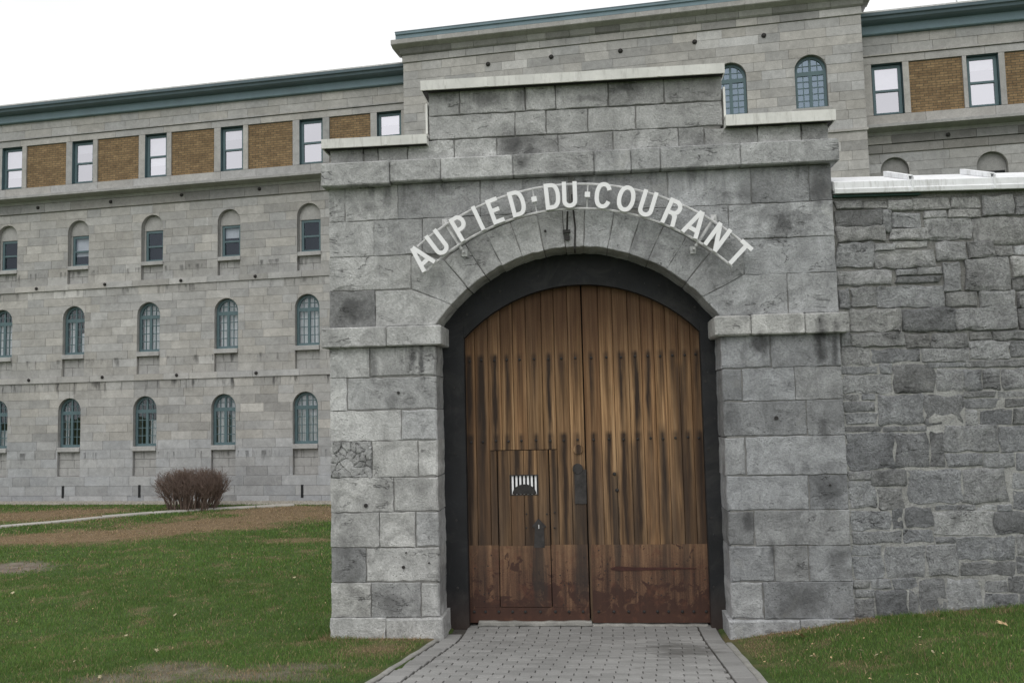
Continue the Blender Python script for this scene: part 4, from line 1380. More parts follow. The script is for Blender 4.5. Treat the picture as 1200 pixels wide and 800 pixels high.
def stroke(pts, w=SWT, closed=False):
    """flat ribbon outline along a polyline with mitred corners -> list of quads (x,y)"""
    n_ = len(pts); L = []; Rr = []
    for i in range(n_):
        p1 = pts[i]
        if closed:
            p0, p2 = pts[i - 1], pts[(i + 1) % n_]
        else:
            p0 = pts[i - 1] if i > 0 else None; p2 = pts[i + 1] if i < n_ - 1 else None
        ns = []
        for a, b in ((p0, p1), (p1, p2)):
            if a is None or b is None: continue
            d = (b[0] - a[0], b[1] - a[1]); l = math.hypot(*d); ns.append((-d[1] / l, d[0] / l))
        m = (sum(q[0] for q in ns) / len(ns), sum(q[1] for q in ns) / len(ns))
        k = 1 / max(m[0] ** 2 + m[1] ** 2, 0.4)
        L.append((p1[0] + m[0] * w / 2 * k, p1[1] + m[1] * w / 2 * k)); Rr.append((p1[0] - m[0] * w / 2 * k, p1[1] - m[1] * w / 2 * k))
    return L, Rr
H = 0.325; h2 = H / 2; e = SWT / 2
def ell(cx, cy, rx, ry, a0, a1, n, p=2.0):
    out = []
    for i in range(n + 1):
        a = a0 + (a1 - a0) * i / n
        c, s = math.cos(a), math.sin(a)
        out.append((cx + rx * abs(c) ** (2 / p) * (1 if c >= 0 else -1), cy + ry * abs(s) ** (2 / p) * (1 if s >= 0 else -1)))
    return out
PI = math.pi
def glyph(ch):
    """centre lines of the strokes in a letter box H tall, centred"""
    t_, b_ = h2 - e, -h2 + e
    if ch == 'A': return [([(-0.088, -h2), (-0.005, h2)], 0), ([(0.088, -h2), (0.005, h2)], 0), ([(-0.055, -0.075), (0.055, -0.075)], 0)]
    if ch == 'U': return [([(-0.065, h2)] + [(-0.065, -h2 + 0.088)] + ell(0, -h2 + 0.088, 0.065, 0.088 - e, PI, 2 * PI, 10)[1:-1] + [(0.065, -h2 + 0.088), (0.065, h2)], 0)]
    if ch == 'P': return [([(-0.06, -h2), (-0.06, h2)], 0), ([(-0.06, t_), (0.0, t_)] + ell(0.0, t_ - 0.075, 0.062, 0.075, PI / 2, -PI / 2, 10)[1:-1] + [(0.0, t_ - 0.15), (-0.06, t_ - 0.15)], 0)]
    if ch == 'R': return [([(-0.065, -h2), (-0.065, h2)], 0), ([(-0.065, t_), (0.0, t_)] + ell(0.0, t_ - 0.072, 0.065, 0.072, PI / 2, -PI / 2, 10)[1:-1] + [(0.0, t_ - 0.144), (-0.065, t_ - 0.144)], 0), ([(0.005, t_ - 0.144), (0.045, t_ - 0.175), (0.065, -h2)], 0)]
    if ch == 'I': return [([(0, -h2), (0, h2)], 0)]
    if ch == 'E': return [([(-0.05, -h2), (-0.05, h2)], 0), ([(-0.05, t_), (0.07, t_)], 0), ([(-0.05, 0.01), (0.055, 0.01)], 0), ([(-0.05, b_), (0.07, b_)], 0)]
    if ch == 'D': return [([(-0.065, -h2), (-0.065, h2)], 0), ([(-0.065, t_), (-0.01, t_)] + ell(-0.01, 0, 0.082, t_, PI / 2, -PI / 2, 14, 2.4)[1:-1] + [(-0.01, b_), (-0.065, b_)], 0)]
    if ch == 'C': return [(ell(0, 0, 0.078, t_, R(28), R(332), 22, 2.25), 0)]
    if ch == 'O': return [(ell(0, 0, 0.083, t_, 0, 2 * PI, 28, 2.15)[:-1], 1)]
    if ch == 'N': return [([(-0.07, -h2), (-0.07, h2)], 0), ([(0.07, -h2), (0.07, h2)], 0), ([(-0.072, h2 - 0.01), (0.072, -h2 + 0.01)], 0)]
    if ch == 'T': return [([(0, -h2), (0, h2)], 0), ([(-0.085, t_), (0.085, t_)], 0)]
    if ch == '.': return [([(-0.032, 0), (0.032, 0)], 0)]
def letter(ch, px, py):
    a = sang(px, py)
    rm = (RU + RL) / 2 + 0.008
    ex = (math.sin(a), -math.cos(a)); ez = (math.cos(a), math.sin(a))
    ox, oz = SX + rm * ez[0], SZ + rm * ez[1]
    mb = MB()
    for k, (pts, cl) in enumerate(glyph(ch)):
        w_ = 0.064 if ch == '.' else SWT
        Lp, Rp = stroke(pts, w_, bool(cl))
        n_ = len(pts)
        yf, yb = SY - 0.030 + 0.0015 * k, SY + 0.022 - 0.0015 * k
        V = []
        for (u_, v_) in Lp + Rp:
            X, Z = ox + ex[0] * u_ + ez[0] * v_, oz + ex[1] * u_ + ez[1] * v_
            V.append((X, yf, Z))
        for (u_, v_) in Lp + Rp:
            X, Z = ox + ex[0] * u_ + ez[0] * v_, oz + ex[1] * u_ + ez[1] * v_
            V.append((X, yb, Z))
        N2 = 2 * n_; Fc = []
        m_ = n_ if cl else n_ - 1
        for i in range(m_):
            j = (i + 1) % n_
            Fc += [(i, n_ + i, n_ + j, j), (N2 + i, N2 + j, N2 + n_ + j, N2 + n_ + i), (i, j, N2 + j, N2 + i), (n_ + j, n_ + i, N2 + n_ + i, N2 + n_ + j)]
        if not cl:
            Fc += [(0, N2, N2 + n_, n_), (n_ - 1, 2 * n_ - 1, N2 + 2 * n_ - 1, N2 + n_ - 1)]
        mb.add(V, Fc)
    spart('letter' if ch != '.' else 'dot', mb.V, mb.F, 'letter_white', 'white letter ' + ch if ch != '.' else None)
for ch, px, py in (('A', 495.5, 304), ('U', 512.5, 284), ('P', 539, 265), ('I', 560, 255), ('E', 580, 246), ('D', 606, 238), ('.', 626, 233.5), ('D', 647, 230), ('U', 667.5, 227.5),
                   ('.', 688.4, 227.5), ('C', 707, 228.4), ('O', 734, 232), ('U', 759, 238), ('R', 789, 247), ('A', 814.5, 263), ('N', 841, 278), ('T', 868, 295)):
    letter(ch, px, py)
for px, py in ((626, 233.5), (688.4, 227.5)):
    a = sang(px, py)
    mb = MB().tube((SX + RL * math.cos(a), SY + 0.035, SZ + RL * math.sin(a)), (SX + RU * math.cos(a), SY + 0.035, SZ + RU * math.sin(a)), 0.009)
    spart('strut', mb.V, mb.F, 'rail_metal')
for px, py in ((530, 275), (827, 270)):
    a = sang(px, py)
    ex = Vector((math.sin(a), 0, -math.cos(a))); ez = Vector((math.cos(a), 0, math.sin(a)))
    c0 = Vector((SX, SY + 0.06, SZ))
    mb = MB().tube(c0 + ez * (RL - 0.06), c0 + ez * (RU + 0.06), 0.019)
    spart('bracket', mb.V, mb.F, 'rail_metal')
    for rr in (RL - 0.09, RU + 0.07):
        p_ = c0 + ez * rr
        mb = MB().tube(p_, (p_.x, 0.02, p_.z), 0.012)
        mb.box(p_.x - 0.035, p_.x + 0.035, -0.03, -0.008, p_.z - 0.045, p_.z + 0.045)
        spart('wall_clip', mb.V, mb.F, 'rail_metal')
x_, z_ = G(664.5, 272, -0.05); xa_, za2 = G(665, 247, SY)
mb = MB().tube((xa_, SY + 0.035, za2), (x_, -0.03, z_ + 0.02), 0.012).box(x_ - 0.05, x_ + 0.04, -0.06, -0.012, z_ - 0.01, z_ + 0.03).box(x_ - 0.03, x_ + 0.03, -0.05, -0.013, z_ - 0.10, z_ - 0.03)
spart('hanger', mb.V, mb.F, 'dark_iron')

# ================================================================ RUBBLE WALL
WR = R(4.0)
wall = empty('rubble_wall', (XR, 0.05, 0.1), WR)
tag(wall, 'rough grey rubble stone wall with a white metal coping beside the gateway', 'wall')
wdir = Vector((math.cos(WR), math.sin(WR), 0)); wnor = Vector((-math.sin(WR), math.cos(WR), 0))
worg = Vector(wall.location)
def WL(px, py):
    """pixel -> (along, height) on the wall face"""
    r = ray(px, py)
    P_ = CAM + r * ((worg - CAM).dot(wnor) / r.dot(wnor))
    return (P_ - worg).dot(wdir), P_.z - worg.z
crops = [((970, 195), 4.704, [(40,190,195,235),(195,193,328,232),(330,187,462,240),(467,178,668,238),(680,170,842,232),(850,162,1027,275),(1037,165,1100,270),(45,240,300,335),(48,330,322,412),(300,240,350,365),(352,255,518,340),(530,243,655,285),(545,283,790,405),(662,238,842,283),(800,280,1100,430),
 (345,345,550,405),(372,412,557,447),(255,428,368,466),(50,418,250,557),(258,458,585,562),(590,412,768,525),(768,412,915,500),(920,437,1020,495),(1025,437,1100,485),(50,572,362,655),(375,570,490,600),(498,553,632,595),(380,605,618,642),(637,530,727,690),(755,508,1008,685),(1012,490,1100,605),(1015,612,1100,685),
 (60,675,120,785),(130,668,273,776),(280,658,648,780),(657,690,827,772),(840,685,1040,780),(1045,690,1100,780)]),
 ((970, 355), 4.704, [(120,30,410,160),(415,30,705,155),(708,25,1050,145),(1053,25,1100,140),(75,165,127,240),(130,167,420,240),(427,170,565,247),(572,165,770,248),(778,158,905,203),(910,152,1100,203),(65,245,232,343),(236,255,507,330),(515,252,770,325),(780,208,1003,310),(1008,208,1100,297),(765,314,1100,352),(550,328,758,354),
 (80,347,278,392),(285,335,358,392),(75,397,355,498),(362,340,590,498),(595,358,745,488),(748,362,848,480),(852,362,950,478),(955,358,1100,475),(80,502,175,540),(185,500,262,533),(82,543,262,602),(82,604,270,668),(270,502,525,670),(530,500,750,672),(755,487,922,518),(755,522,962,582),(930,485,1100,520),(968,525,1100,575),(758,588,825,675),(828,585,1012,675),(1018,580,1100,672),
 (90,678,300,708),(306,680,440,708),(446,678,545,705)]),
 ((970, 515), 4.704, [(100,-38,368,165),(375,-38,560,155),(562,-45,645,155),(640,-78,940,65),(945,-78,1100,62),(652,75,850,147),(855,72,1033,152),(1038,70,1100,172),(100,172,235,222),(105,228,270,378),(240,165,435,253),(277,258,420,382),(438,165,738,350),(742,160,990,350),(1012,180,1100,270),(1020,275,1100,388),(590,357,718,388),(720,358,815,387),(818,358,930,390),(932,355,1015,395),
 (110,388,345,497),(350,375,418,490),(425,370,580,485),(585,392,912,525),(918,400,1100,520),(120,502,405,572),(410,492,580,568),(590,535,700,568),(708,530,1033,662),(722,668,1030,752),(1040,532,1100,640),(1040,645,1100,742),(130,580,305,637),(130,642,310,768),(315,578,540,762),(545,578,713,752)]),
 ((880, 660), 3.75, [(452,72,522,108),(525,70,617,110),(455,112,545,148),(622,62,735,112),(455,152,545,238),(550,118,688,240),(692,116,737,236),(740,66,858,222),(860,66,1012,215),(1018,70,1130,128),(1022,132,1178,212),(1132,52,1215,128),(1182,132,1215,210),(455,242,560,300),(562,244,740,300),(745,226,900,300),(905,218,1040,290),(1045,215,1215,280)])]
krng = random.Random(21)
def wpoly(x0, x1, z0, z1, r):
    dx = min(0.05, (x1 - x0) * 0.12); dz = min(0.035, (z1 - z0) * 0.14)
    j = lambda a: r.uniform(-a, a)
    P = []
    nxs = max(2, int((x1 - x0) / 0.11)); nzs = max(1, int((z1 - z0) / 0.11))
    cx, cz = r.uniform(0.25, 0.6), r.uniform(0.25, 0.6)
    P.append((x0 + dx * cx + j(.006), z0 + j(dz * .5)))
    for i in range(1, nxs): P.append((x0 + (x1 - x0) * i / nxs + j(.012), z0 + j(dz * .55)))
    P.append((x1 - dx * cx, z0 + j(dz * .5)))
    P.append((x1 + j(dx * .5), z0 + dz * cz))
    for i in range(1, nzs): P.append((x1 + j(dx * .5), z0 + (z1 - z0) * i / nzs))
    P.append((x1 + j(dx * .5), z1 - dz * cz))
    P.append((x1 - dx * cx, z1 + j(dz * .5)))
    for i in range(nxs - 1, 0, -1): P.append((x0 + (x1 - x0) * i / nxs + j(.012), z1 + j(dz * .55)))
    P.append((x0 + dx * cx, z1 + j(dz * .5)))
    P.append((x0 + j(dx * .5), z1 - dz * cz))
    for i in range(nzs - 1, 0, -1): P.append((x0 + j(dx * .5), z0 + (z1 - z0) * i / nzs))
    P.append((x0 + j(dx * .5), z0 + dz * cz))
    return P
def rubble(x0, x1, z0, z1):
    P = wpoly(x0, x1, z0, z1, krng)
    sz = min(x1 - x0, z1 - z0)
    yf = -0.004 - krng.uniform(0, 0.016 if z0 < 3.3 else 0.03)
    V, Fc = stone_geo(P, yf, 0.10, 0.001, min(0.011, sz * 0.10), None, 0, krng, min(0.009 if z0 < 3.3 else 0.016, sz * 0.08))
    tone = krng.gauss(1.0 if z0 > 3.3 else 0.84, 0.12)
    if krng.random() < 0.10: tone *= 1.18
    if krng.random() < 0.16: tone *= 0.72
    mesh('stone', V, Fc, 'rubble_stone', wall, tone=(max(0.45, tone), krng.uniform(0.0, 0.6) + (0.25 if z0 > 3.2 else 0)), smooth=krng.random() < 0.35)
WALL_TOP = WL(1040, 226)[1]
frame_edge = []
for (ox, oy), sc2, rects in crops:
    for (a, b, c, d) in rects:
        px0, px1 = ox + a / sc2, ox + c / sc2
        py0, py1 = oy + b / sc2, oy + d / sc2
        x0, zt0 = WL(px0, (py0 + py1) / 2); x1, _ = WL(px1, (py0 + py1) / 2)
        xm = (px0 + px1) / 2
        z1 = WL(xm, py0)[1]; z0 = WL(xm, py1)[1]
        if px1 > 1199:
            x1 += krng.uniform(-0.03, 0.22)
            frame_edge.append((z0, z1, x1))
        rubble(max(x0 - 0.003, 0.012), x1 + 0.003, z0 - 0.003, min(z1 + 0.003, WALL_TOP))
# the wall goes on past the picture
frame_edge.sort()
for (a, b, c) in frame_edge:
    x = c + 0.014
    while x < 4.6:
        wd = krng.uniform(0.22, 0.7) * (0.7 + min(b - a, 0.3))
        jz = krng.uniform(-0.006, 0.006)
        if b - a > 0.3 and krng.random() < 0.4:
            zm = a + (b - a) * krng.uniform(0.35, 0.65)
            rubble(x, x + wd - 0.014, a + jz, zm - 0.006); rubble(x, x + wd - 0.014, zm + 0.006, b + jz)
        else:
            rubble(x, x + wd - 0.014, a + jz, min(b + jz, WALL_TOP))
        x += wd
# rough mortar bed
nxw, nzw = 60, 70
gxw = np.linspace(0.0, 4.9, nxw); gzw = np.linspace(-0.7, WALL_TOP, nzw)
Xw, Zw = np.meshgrid(gxw, gzw)
Yw = np.where(Zw < 3.3, -0.003, 0.015) + (fbm(Xw * 9, Zw * 9) - 0.5) * 0.024
V = np.stack([Xw.ravel(), Yw.ravel(), Zw.ravel()], 1).tolist()
iw = np.arange(nxw * nzw).reshape(nzw, nxw)
Fw = np.stack([iw[:-1, :-1], iw[:-1, 1:], iw[1:, 1:], iw[1:, :-1]], -1).reshape(-1, 4).tolist()
mb = MB().add(V, Fw)
mb.box(0.0, 4.9, 0.05, 0.62, -0.7, WALL_TOP + 0.03)
mesh('mortar_bed', mb.V, mb.F, 'rubble_mortar', wall)
# coping: sheet metal shed roof with standing seams
zt = WALL_TOP
cl = 0.008
mb = MB()
mb.strip([(-0.10, zt - 0.012), (-0.085, zt - 0.018), (-0.075, zt + 0.02), (0.70, zt + 0.36), (0.70, zt + 0.39), (-0.075, zt + 0.135), (-0.092, zt + 0.125), (-0.094, zt + 0.05), (-0.106, zt + 0.035)], cl, 4.9)
mb.strip([(0.0, zt + 0.005), (0.62, zt + 0.02), (0.62, zt + 0.34), (0.0, zt + 0.05)], cl + 0.01, 4.89)
cp = mesh('coping', mb.V, mb.F, 'coping_metal', wall)
for px in (1064.5, 1160):
    x_ = WL(px, 215)[0]
    mb = MB()
    for dx in (-0.03, 0.03):
        mb.strip([(-0.082, zt + 0.136), (0.62, zt + 0.368), (0.62, zt + 0.43), (-0.05, zt + 0.19), (-0.082, zt + 0.17)], x_ + dx - 0.005, x_ + dx + 0.005)
    mb.strip([(-0.06, zt + 0.185), (0.62, zt + 0.42), (0.62, zt + 0.434), (-0.06, zt + 0.198)], x_ - 0.034, x_ + 0.034)
    mb.box(x_ - 0.012, x_ + 0.012, -0.112, -0.098, zt - 0.01, zt + 0.135)
    mesh('coping_seam', mb.V, mb.F, 'coping_metal', cp)
mb = MB().box(0.01, 1.05, -0.05, 0.02, zt - 0.045, zt - 0.022)
mesh('edge_strip', mb.V, mb.F, 'green_strip', wall)

# ================================================================ LONG BUILDING
bld = empty('stone_building', tuple(BU * -13.0 + BN * BD), YB)
tag(bld, 'long grey stone building with rows of arched windows behind the gateway', 'building')
BO = np.array((-13.0, BD, 0.0))
def bpart(name, V, Fc, mat, parent=None, **kw):
    return mesh(name, np.asarray(V, float) - BO, Fc, mat, parent or bld, **kw)
brng = random.Random(77)
BSTONES = []                                   # (V, F, tone, screen size)
def bproj(s, d, z):
    P_ = BU * s + BN * d
    r = Vector((P_.x, P_.y, z)) - CAM
    dp = r.dot(_fwd)
    return 600 + r.dot(CR) / dp * F_PX, 400 - r.dot(CU) / dp * F_PX, dp
def bstone(P, yf, yb=None, tone=None, hue=None, gap=0.0035, bev=0.003, d0=BD):
    yb = yf + 0.08 if yb is None else yb
    V, Fc = stone_geo(P, yf, yb, gap, bev, None, 0, brng)
    tone = brng.gauss(0.98, 0.085) if tone is None else tone
    hue = brng.uniform(0.5, 1.0) if hue is None else hue
    xs_ = [v[0] for v in V]; zs_ = [v[2] for v in V]
    cx, cz = sum(xs_) / len(xs_), sum(zs_) / len(zs_)
    u_, v_, dp = bproj(cx, yf, cz)
    vis_ = -20 < u_ < 1220 and -20 < v_ < 600
    # hidden behind the gateway or wall
    if 392 < u_ < 972 and v_ > 192: vis_ = False
    if 505 < u_ < 845 and v_ > 104: vis_ = False
    if u_ > 985 and v_ > 204: vis_ = False
    sz = (max(xs_) - min(xs_)) * (max(zs_) - min(zs_)) / dp ** 2 if vis_ else 0
    BSTONES.append((V, Fc, (tone, hue), sz))

def half_at(op, z):
    sc_, hw, zb, zsp = op
    if z < zb - 1e-4: return 0.0
    if z <= zsp: return hw
    q = hw * hw - (z - zsp) ** 2
    return math.sqrt(q) if q > 0 else 0.0
def sub_opening(x0, x1, z0, z1, op):
    sc_, hw, zb, zsp = op
    if x1 <= sc_ - hw or x0 >= sc_ + hw or z1 <= zb + 0.02 or z0 >= zsp + hw:
        return [[(x0, z0), (x1, z0), (x1, z1), (x0, z1)]]
    zs = sorted([z0, z1] + [q for q in [zsp + hw * math.sin(a) for a in np.linspace(0, math.pi / 2, 11)] if z0 < q < z1])
    out = []
    if x0 < sc_:
        b = [(min(x1, sc_ - half_at(op, max(z, zb))), z) for z in zs]
        b = [q for q in b if q[0] - x0 > 0.012]
        if len(b) > 1 and max(q[0] for q in b) - x0 > 0.03:
            out.append([(x0, b[0][1])] + b + [(x0, b[-1][1])])
    if x1 > sc_:
        b = [(max(x0, sc_ + half_at(op, max(z, zb))), z) for z in zs]
        b = [q for q in b if x1 - q[0] > 0.012]
        if len(b) > 1 and x1 - min(q[0] for q in b) > 0.03:
            out.append(b[:1] + [(x1, b[0][1]), (x1, b[-1][1])] + b[::-1][:-1])
    return out
def dedupe(P):
    out = []
    for p_ in P:
        if not out or math.hypot(p_[0] - out[-1][0], p_[1] - out[-1][1]) > 1e-4:
            out.append(p_)
    if math.hypot(out[0][0] - out[-1][0], out[0][1] - out[-1][1]) < 1e-4: out.pop()
    return out
def courses(x0, x1, z0, z1, hh, yf, openings, lr=(0.5, 1.25), tone=None, yfj=0.004, hue=None, tshift=0.0):
    n_ = max(1, round((z1 - z0) / hh)); h = (z1 - z0) / n_
    for i in range(n_):
        za, zb = z0 + i * h, z0 + (i + 1) * h
        x = x0; first = True
        while x < x1 - 1e-3:
            L = brng.uniform(*lr)
            if first: L *= brng.uniform(0.4, 1); first = False
            xe = x + L
            if x1 - xe < 0.3: xe = x1
            pol = [[(x, za), (xe, za), (xe, zb), (x, zb)]]
            for op in openings:
                if op[0] + op[1] > x and op[0] - op[1] < xe:
                    npol = sub_opening(x, xe, za, zb, op)
                    pol = npol; break
            tn = (brng.gauss(1.0, 0.085) if tone is None else tone) + tshift
            if brng.random() < 0.08: tn *= 1.1
            hu = brng.uniform(0.5, 1.0) if hue is None else hue + brng.uniform(-.15, .15)
            for P in pol:
                P = dedupe(P)
                if len(P) >= 3:
                    bstone(P, yf + brng.uniform(-yfj, yfj), None, tn, hu)
            x = xe

def core(x0, x1, z0, z1, d, openings, thick=0.03):
    """thin bedding wall behind the ashlar, pierced by the openings"""
    mb = MB()
    ops = sorted([o for o in openings if x0 < o[0] < x1])
    cuts = sorted(set(round(o[0], 4) for o in ops))
    edges = [x0]
    for c in cuts: edges += [c - 0.7, c + 0.7]
    edges.append(x1)
    for i in range(0, len(edges) - 1):
        a, b = edges[i], edges[i + 1]
        if b - a < 1e-3: continue
        inside = [o for o in ops if a < o[0] < b]
        if not inside:
            mb.prism(rect(a, b, z0, z1), d, d + thick); continue
        inside.sort(key=lambda o: o[2])
        zprev = z0
        for o in inside:
            if o[2] > zprev + 1e-3: mb.prism(rect(a, b, zprev, o[2]), d, d + thick)
            zt_ = o[3] + o[1] + 0.02
            for P in sub_opening(a, b, o[2], zt_, o):
                P = dedupe(P)
                # fan into slices
                mb.prism(P, d, d + thick)
            zprev = zt_
        if z1 > zprev + 1e-3: mb.prism(rect(a, b, zprev, z1), d, d + thick)
    return mb

SL, SRr = -25.5, -6.9                     # visible part of the left wing (s range)
Z_P, Z_S1, Z_S2, Z_LB, Z_LT = 0.83, 3.95, 7.07, 9.88, 10.33
row1 = [(-10.62 - 2.82 * k, 0.425, 0.84, 3.43 - 0.425) for k in range(0, 6)]
row2 = [(-10.54 - 2.81 * k, 0.415, 4.16, 6.52 - 0.415) for k in range(0, 6)]
row3 = [(-10.47 - 2.79 * k, 0.40, 7.28, 9.44 - 0.40) for k in range(0, 6)]
row1.append((-7.8, 0.425, 0.84, 3.43 - 0.425)); row2.append((-7.75, 0.415, 4.16, 6.52 - 0.415)); row3.append((-7.68, 0.40, 7.28, 9.44 - 0.40))
FD = BD                                       # wing face
# wall courses
courses(SL, SRr, -0.1, Z_P, 0.30, FD - 0.05, [], (0.5, 1.4), hue=0.25, tshift=0.05)
courses(SL, SRr, Z_P, 2.0, 0.26, FD, row1, hue=0.35, tshift=0.06)
courses(SL, SRr, 2.0, Z_S1 - 0.0, 0.27, FD, row1)
courses(SL, SRr, Z_S1, Z_S1 + 0.2, 0.2, FD - 0.045, [], (0.9, 1.7), tshift=0.08)
courses(SL, SRr, Z_S1 + 0.2, Z_S2, 0.265, FD, row2)
courses(SL, SRr, Z_S2, Z_S2 + 0.2, 0.2, FD - 0.045, [], (0.9, 1.7), tshift=0.05)
courses(SL, SRr, Z_S2 + 0.2, 9.78, 0.265, FD, row3, tshift=-0.02)
courses(SL, SRr, 9.80, 10.10, 0.30, FD - 0.05, [], (0.8, 1.6), tshift=-0.2)  # lower tone paints in the ledge's shadow, along with some dirt
mb = core(SL, SRr, -0.3, Z_S1, FD + 0.012, row1)
bpart('wall_bed', mb.V, mb.F, 'facade_mortar')
mb = core(SL, SRr, Z_S1, Z_S2, FD + 0.012, row2)
bpart('wall_bed', mb.V, mb.F, 'facade_mortar')
mb = core(SL, SRr, Z_S2, 10.2, FD + 0.012, row3)
bpart('wall_bed', mb.V, mb.F, 'facade_mortar')

# top storey: window zone of stone posts, brick panels, frieze, eaves
WT0, WT1 = 10.72, 12.17
def top_storey(x0, x1, wins, panels):
    # sill ledge under the windows
    mb = MB()
    mb.strip([(FD - 0.44, Z_LT - 0.08), (FD - 0.44, Z_LT), (FD - 0.40, Z_LT + 0.02), (FD + 0.0, Z_LT + 0.11), (FD + 0.2, Z_LT + 0.11), (FD + 0.2, Z_LT - 0.22), (FD - 0.04, Z_LT - 0.22), (FD - 0.08, Z_LT - 0.13), (FD - 0.38, Z_LT - 0.09)], x0, x1)
    bpart('ledge', mb.V, mb.F, 'facade_stone', tone=(0.92, 0.6))
    mb = MB().box(x0, x1, FD + 0.17, FD + 0.2, Z_LT, 13.4)
    # behind the posts, leave windows dark: backing only between windows
    holes = sorted([(a - 0.03, b + 0.03) for a, b in wins])
    mb = MB(); xx = x0
    for a, b in holes:
        mb.box(xx, a, FD + 0.17, FD + 0.2, Z_LT + 0.05, 13.2); mb.box(a, b, FD + 0.17, FD + 0.2, Z_LT + 0.05, WT0); mb.box(a, b, FD + 0.17, FD + 0.2, WT1, 13.2); xx = b
    mb.box(xx, x1, FD + 0.17, FD + 0.2, Z_LT + 0.05, 13.2)
    bpart('wall_bed', mb.V, mb.F, 'facade_mortar')
    # sill course and lintel course
    def run(z0, z1, yf, lr, ts=0.0):
        x = x0
        while x < x1 - 1e-3:
            xe = min(x + brng.uniform(*lr), x1)
            if x1 - xe < 0.4: xe = x1
            bstone(rect(x, xe, z0, z1), yf, FD + 0.18, brng.gauss(1.0 + ts, 0.05)); x = xe
    run(Z_LT + 0.112, WT0 - 0.002, FD + 0.0, (1.2, 2.2), 0.03)
    run(WT1 + 0.03, 12.415, FD + 0.005, (1.2, 2.2), 0.02)
    run(12.425, 12.47, FD - 0.035, (1.5, 2.5))
    run(12.475, 12.74, FD, (0.6, 1.3), 0.02)
    run(12.742, 13.02, FD, (0.6, 1.3), 0.02)
    items = sorted([(a, b, 'w') for a, b in wins] + [(a, b, 'p') for a, b in panels])
    x = x0
    for a, b, k in items:
        if a - x > 0.03:
            bstone(rect(x, a, WT0, WT1 + 0.028), FD + brng.uniform(-.004, .004), FD + 0.18, brng.gauss(1.02, 0.05))
        x = b
        if k == 'p':
            mb = MB().box(a, b, FD + 0.045, FD + 0.16, WT0, WT1 + 0.02)
            bpart('brick_panel', mb.V, mb.F, 'brick')
    if x1 - x > 0.03:
        bstone(rect(x, x1, WT0, WT1 + 0.028), FD, FD + 0.18, 1.0)
    # eaves: fascia and gutter
    mb = MB().strip([(FD - 0.10, 13.02), (FD - 0.12, 13.04), (FD - 0.13, 13.27), (FD + 0.3, 13.27), (FD + 0.3, 13.02)], x0, x1)
    bpart('fascia', mb.V, mb.F, 'teal_paint')
    mb = MB().strip([(FD - 0.135, 13.265), (FD - 0.30, 13.29), (FD - 0.38, 13.33), (FD - 0.40, 13.40), (FD - 0.46, 13.42), (FD - 0.47, 13.50), (FD + 0.3, 13.56), (FD + 0.3, 13.265)], x0, x1)
    bpart('gutter', mb.V, mb.F, 'teal_dark')
    mb = MB().strip([(FD - 0.475, 13.502), (FD - 0.475, 13.545), (FD + 2.5, 13.62), (FD + 2.5, 13.58)], x0, x1)
    bpart('roof_edge', mb.V, mb.F, 'rail_metal')
topw = [(-10.38 - 2.785 * k - 0.40, -10.38 - 2.785 * k + 0.40) for k in range(0, 6)] + [(-8.14, -7.34)]
topp = [(-11.02 - 2.785 * k - 1.57, -11.02 - 2.785 * k) for k in range(0, 6)] + [(-9.75, -8.36)]
topp = [(a, b) for a, b in topp if a > SL + 0.1]; topw = [(a, b) for a, b in topw if a > SL + 0.1]
top_storey(SL, SRr, topw, topp)
RS0, RS1 = 6.12, 14.5
rw = [(6.60, 7.42), (9.08, 9.89), (11.6, 12.42)]
rp = [(6.18, 6.33), (7.59, 8.97), (10.05, 11.45), (12.6, 14.0)]
top_storey(RS0, RS1, rw, rp)
rblind = [(7.07, 0.37, 7.3, 9.49 - 0.37), (9.56, 0.39, 7.3, 9.45 - 0.39), (12.05, 0.38, 7.3, 9.45 - 0.38)]
courses(RS0, RS1, 7.5, 9.6, 0.265, FD, rblind, tshift=-0.06, hue=0.55)
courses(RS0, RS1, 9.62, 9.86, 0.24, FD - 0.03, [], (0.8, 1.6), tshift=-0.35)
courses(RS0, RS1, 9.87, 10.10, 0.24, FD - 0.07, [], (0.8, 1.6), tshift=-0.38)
mb = core(RS0, RS1, -0.3, 10.2, FD + 0.012, rblind)
bpart('wall_bed', mb.V, mb.F, 'facade_mortar')

# central block
CD = 13.8
CX0, CX1 = -6.97, 6.235
cwin = [(2.70, 0.425, 10.83, 12.34 - 0.425), (4.85, 0.425, 10.83, 12.34 - 0.425), (-0.36, 0.5, 10.6, 12.40 - 0.5), (-3.45, 0.425, 10.83, 12.34 - 0.425), (-5.55, 0.425, 10.83, 12.34 - 0.425)]
courses(CX0, CX1, 8.2, 10.08, 0.27, CD, [], tshift=0.03)
courses(CX0 - 0.03, CX1 + 0.03, 10.08, 10.16, 0.08, CD - 0.04, [], (0.9, 1.8), tshift=0.0)
courses(CX0, CX1, 10.16, 13.33, 0.264, CD, cwin, tshift=0.03)
courses(CX0 - 0.02, CX1 + 0.02, 13.345, 13.56, 0.22, CD - 0.035, [], (0.5, 1.1), tshift=0.03)
mb = core(CX0 + 0.02, CX1 - 0.02, -0.3, 13.6, CD + 0.012, cwin)
bpart('wall_bed', mb.V, mb.F, 'facade_mortar')
for xs_, sg in ((CX0, 1), (CX1, -1)):           # returns of the block
    mb = MB().box(min(xs_, xs_ + sg * 0.06), max(xs_, xs_ + sg * 0.06), CD + 0.09, BD + 0.1, -0.3, 13.58)
    bpart('return_wall', mb.V, mb.F, 'facade_stone', tone=(0.98, 0.7))
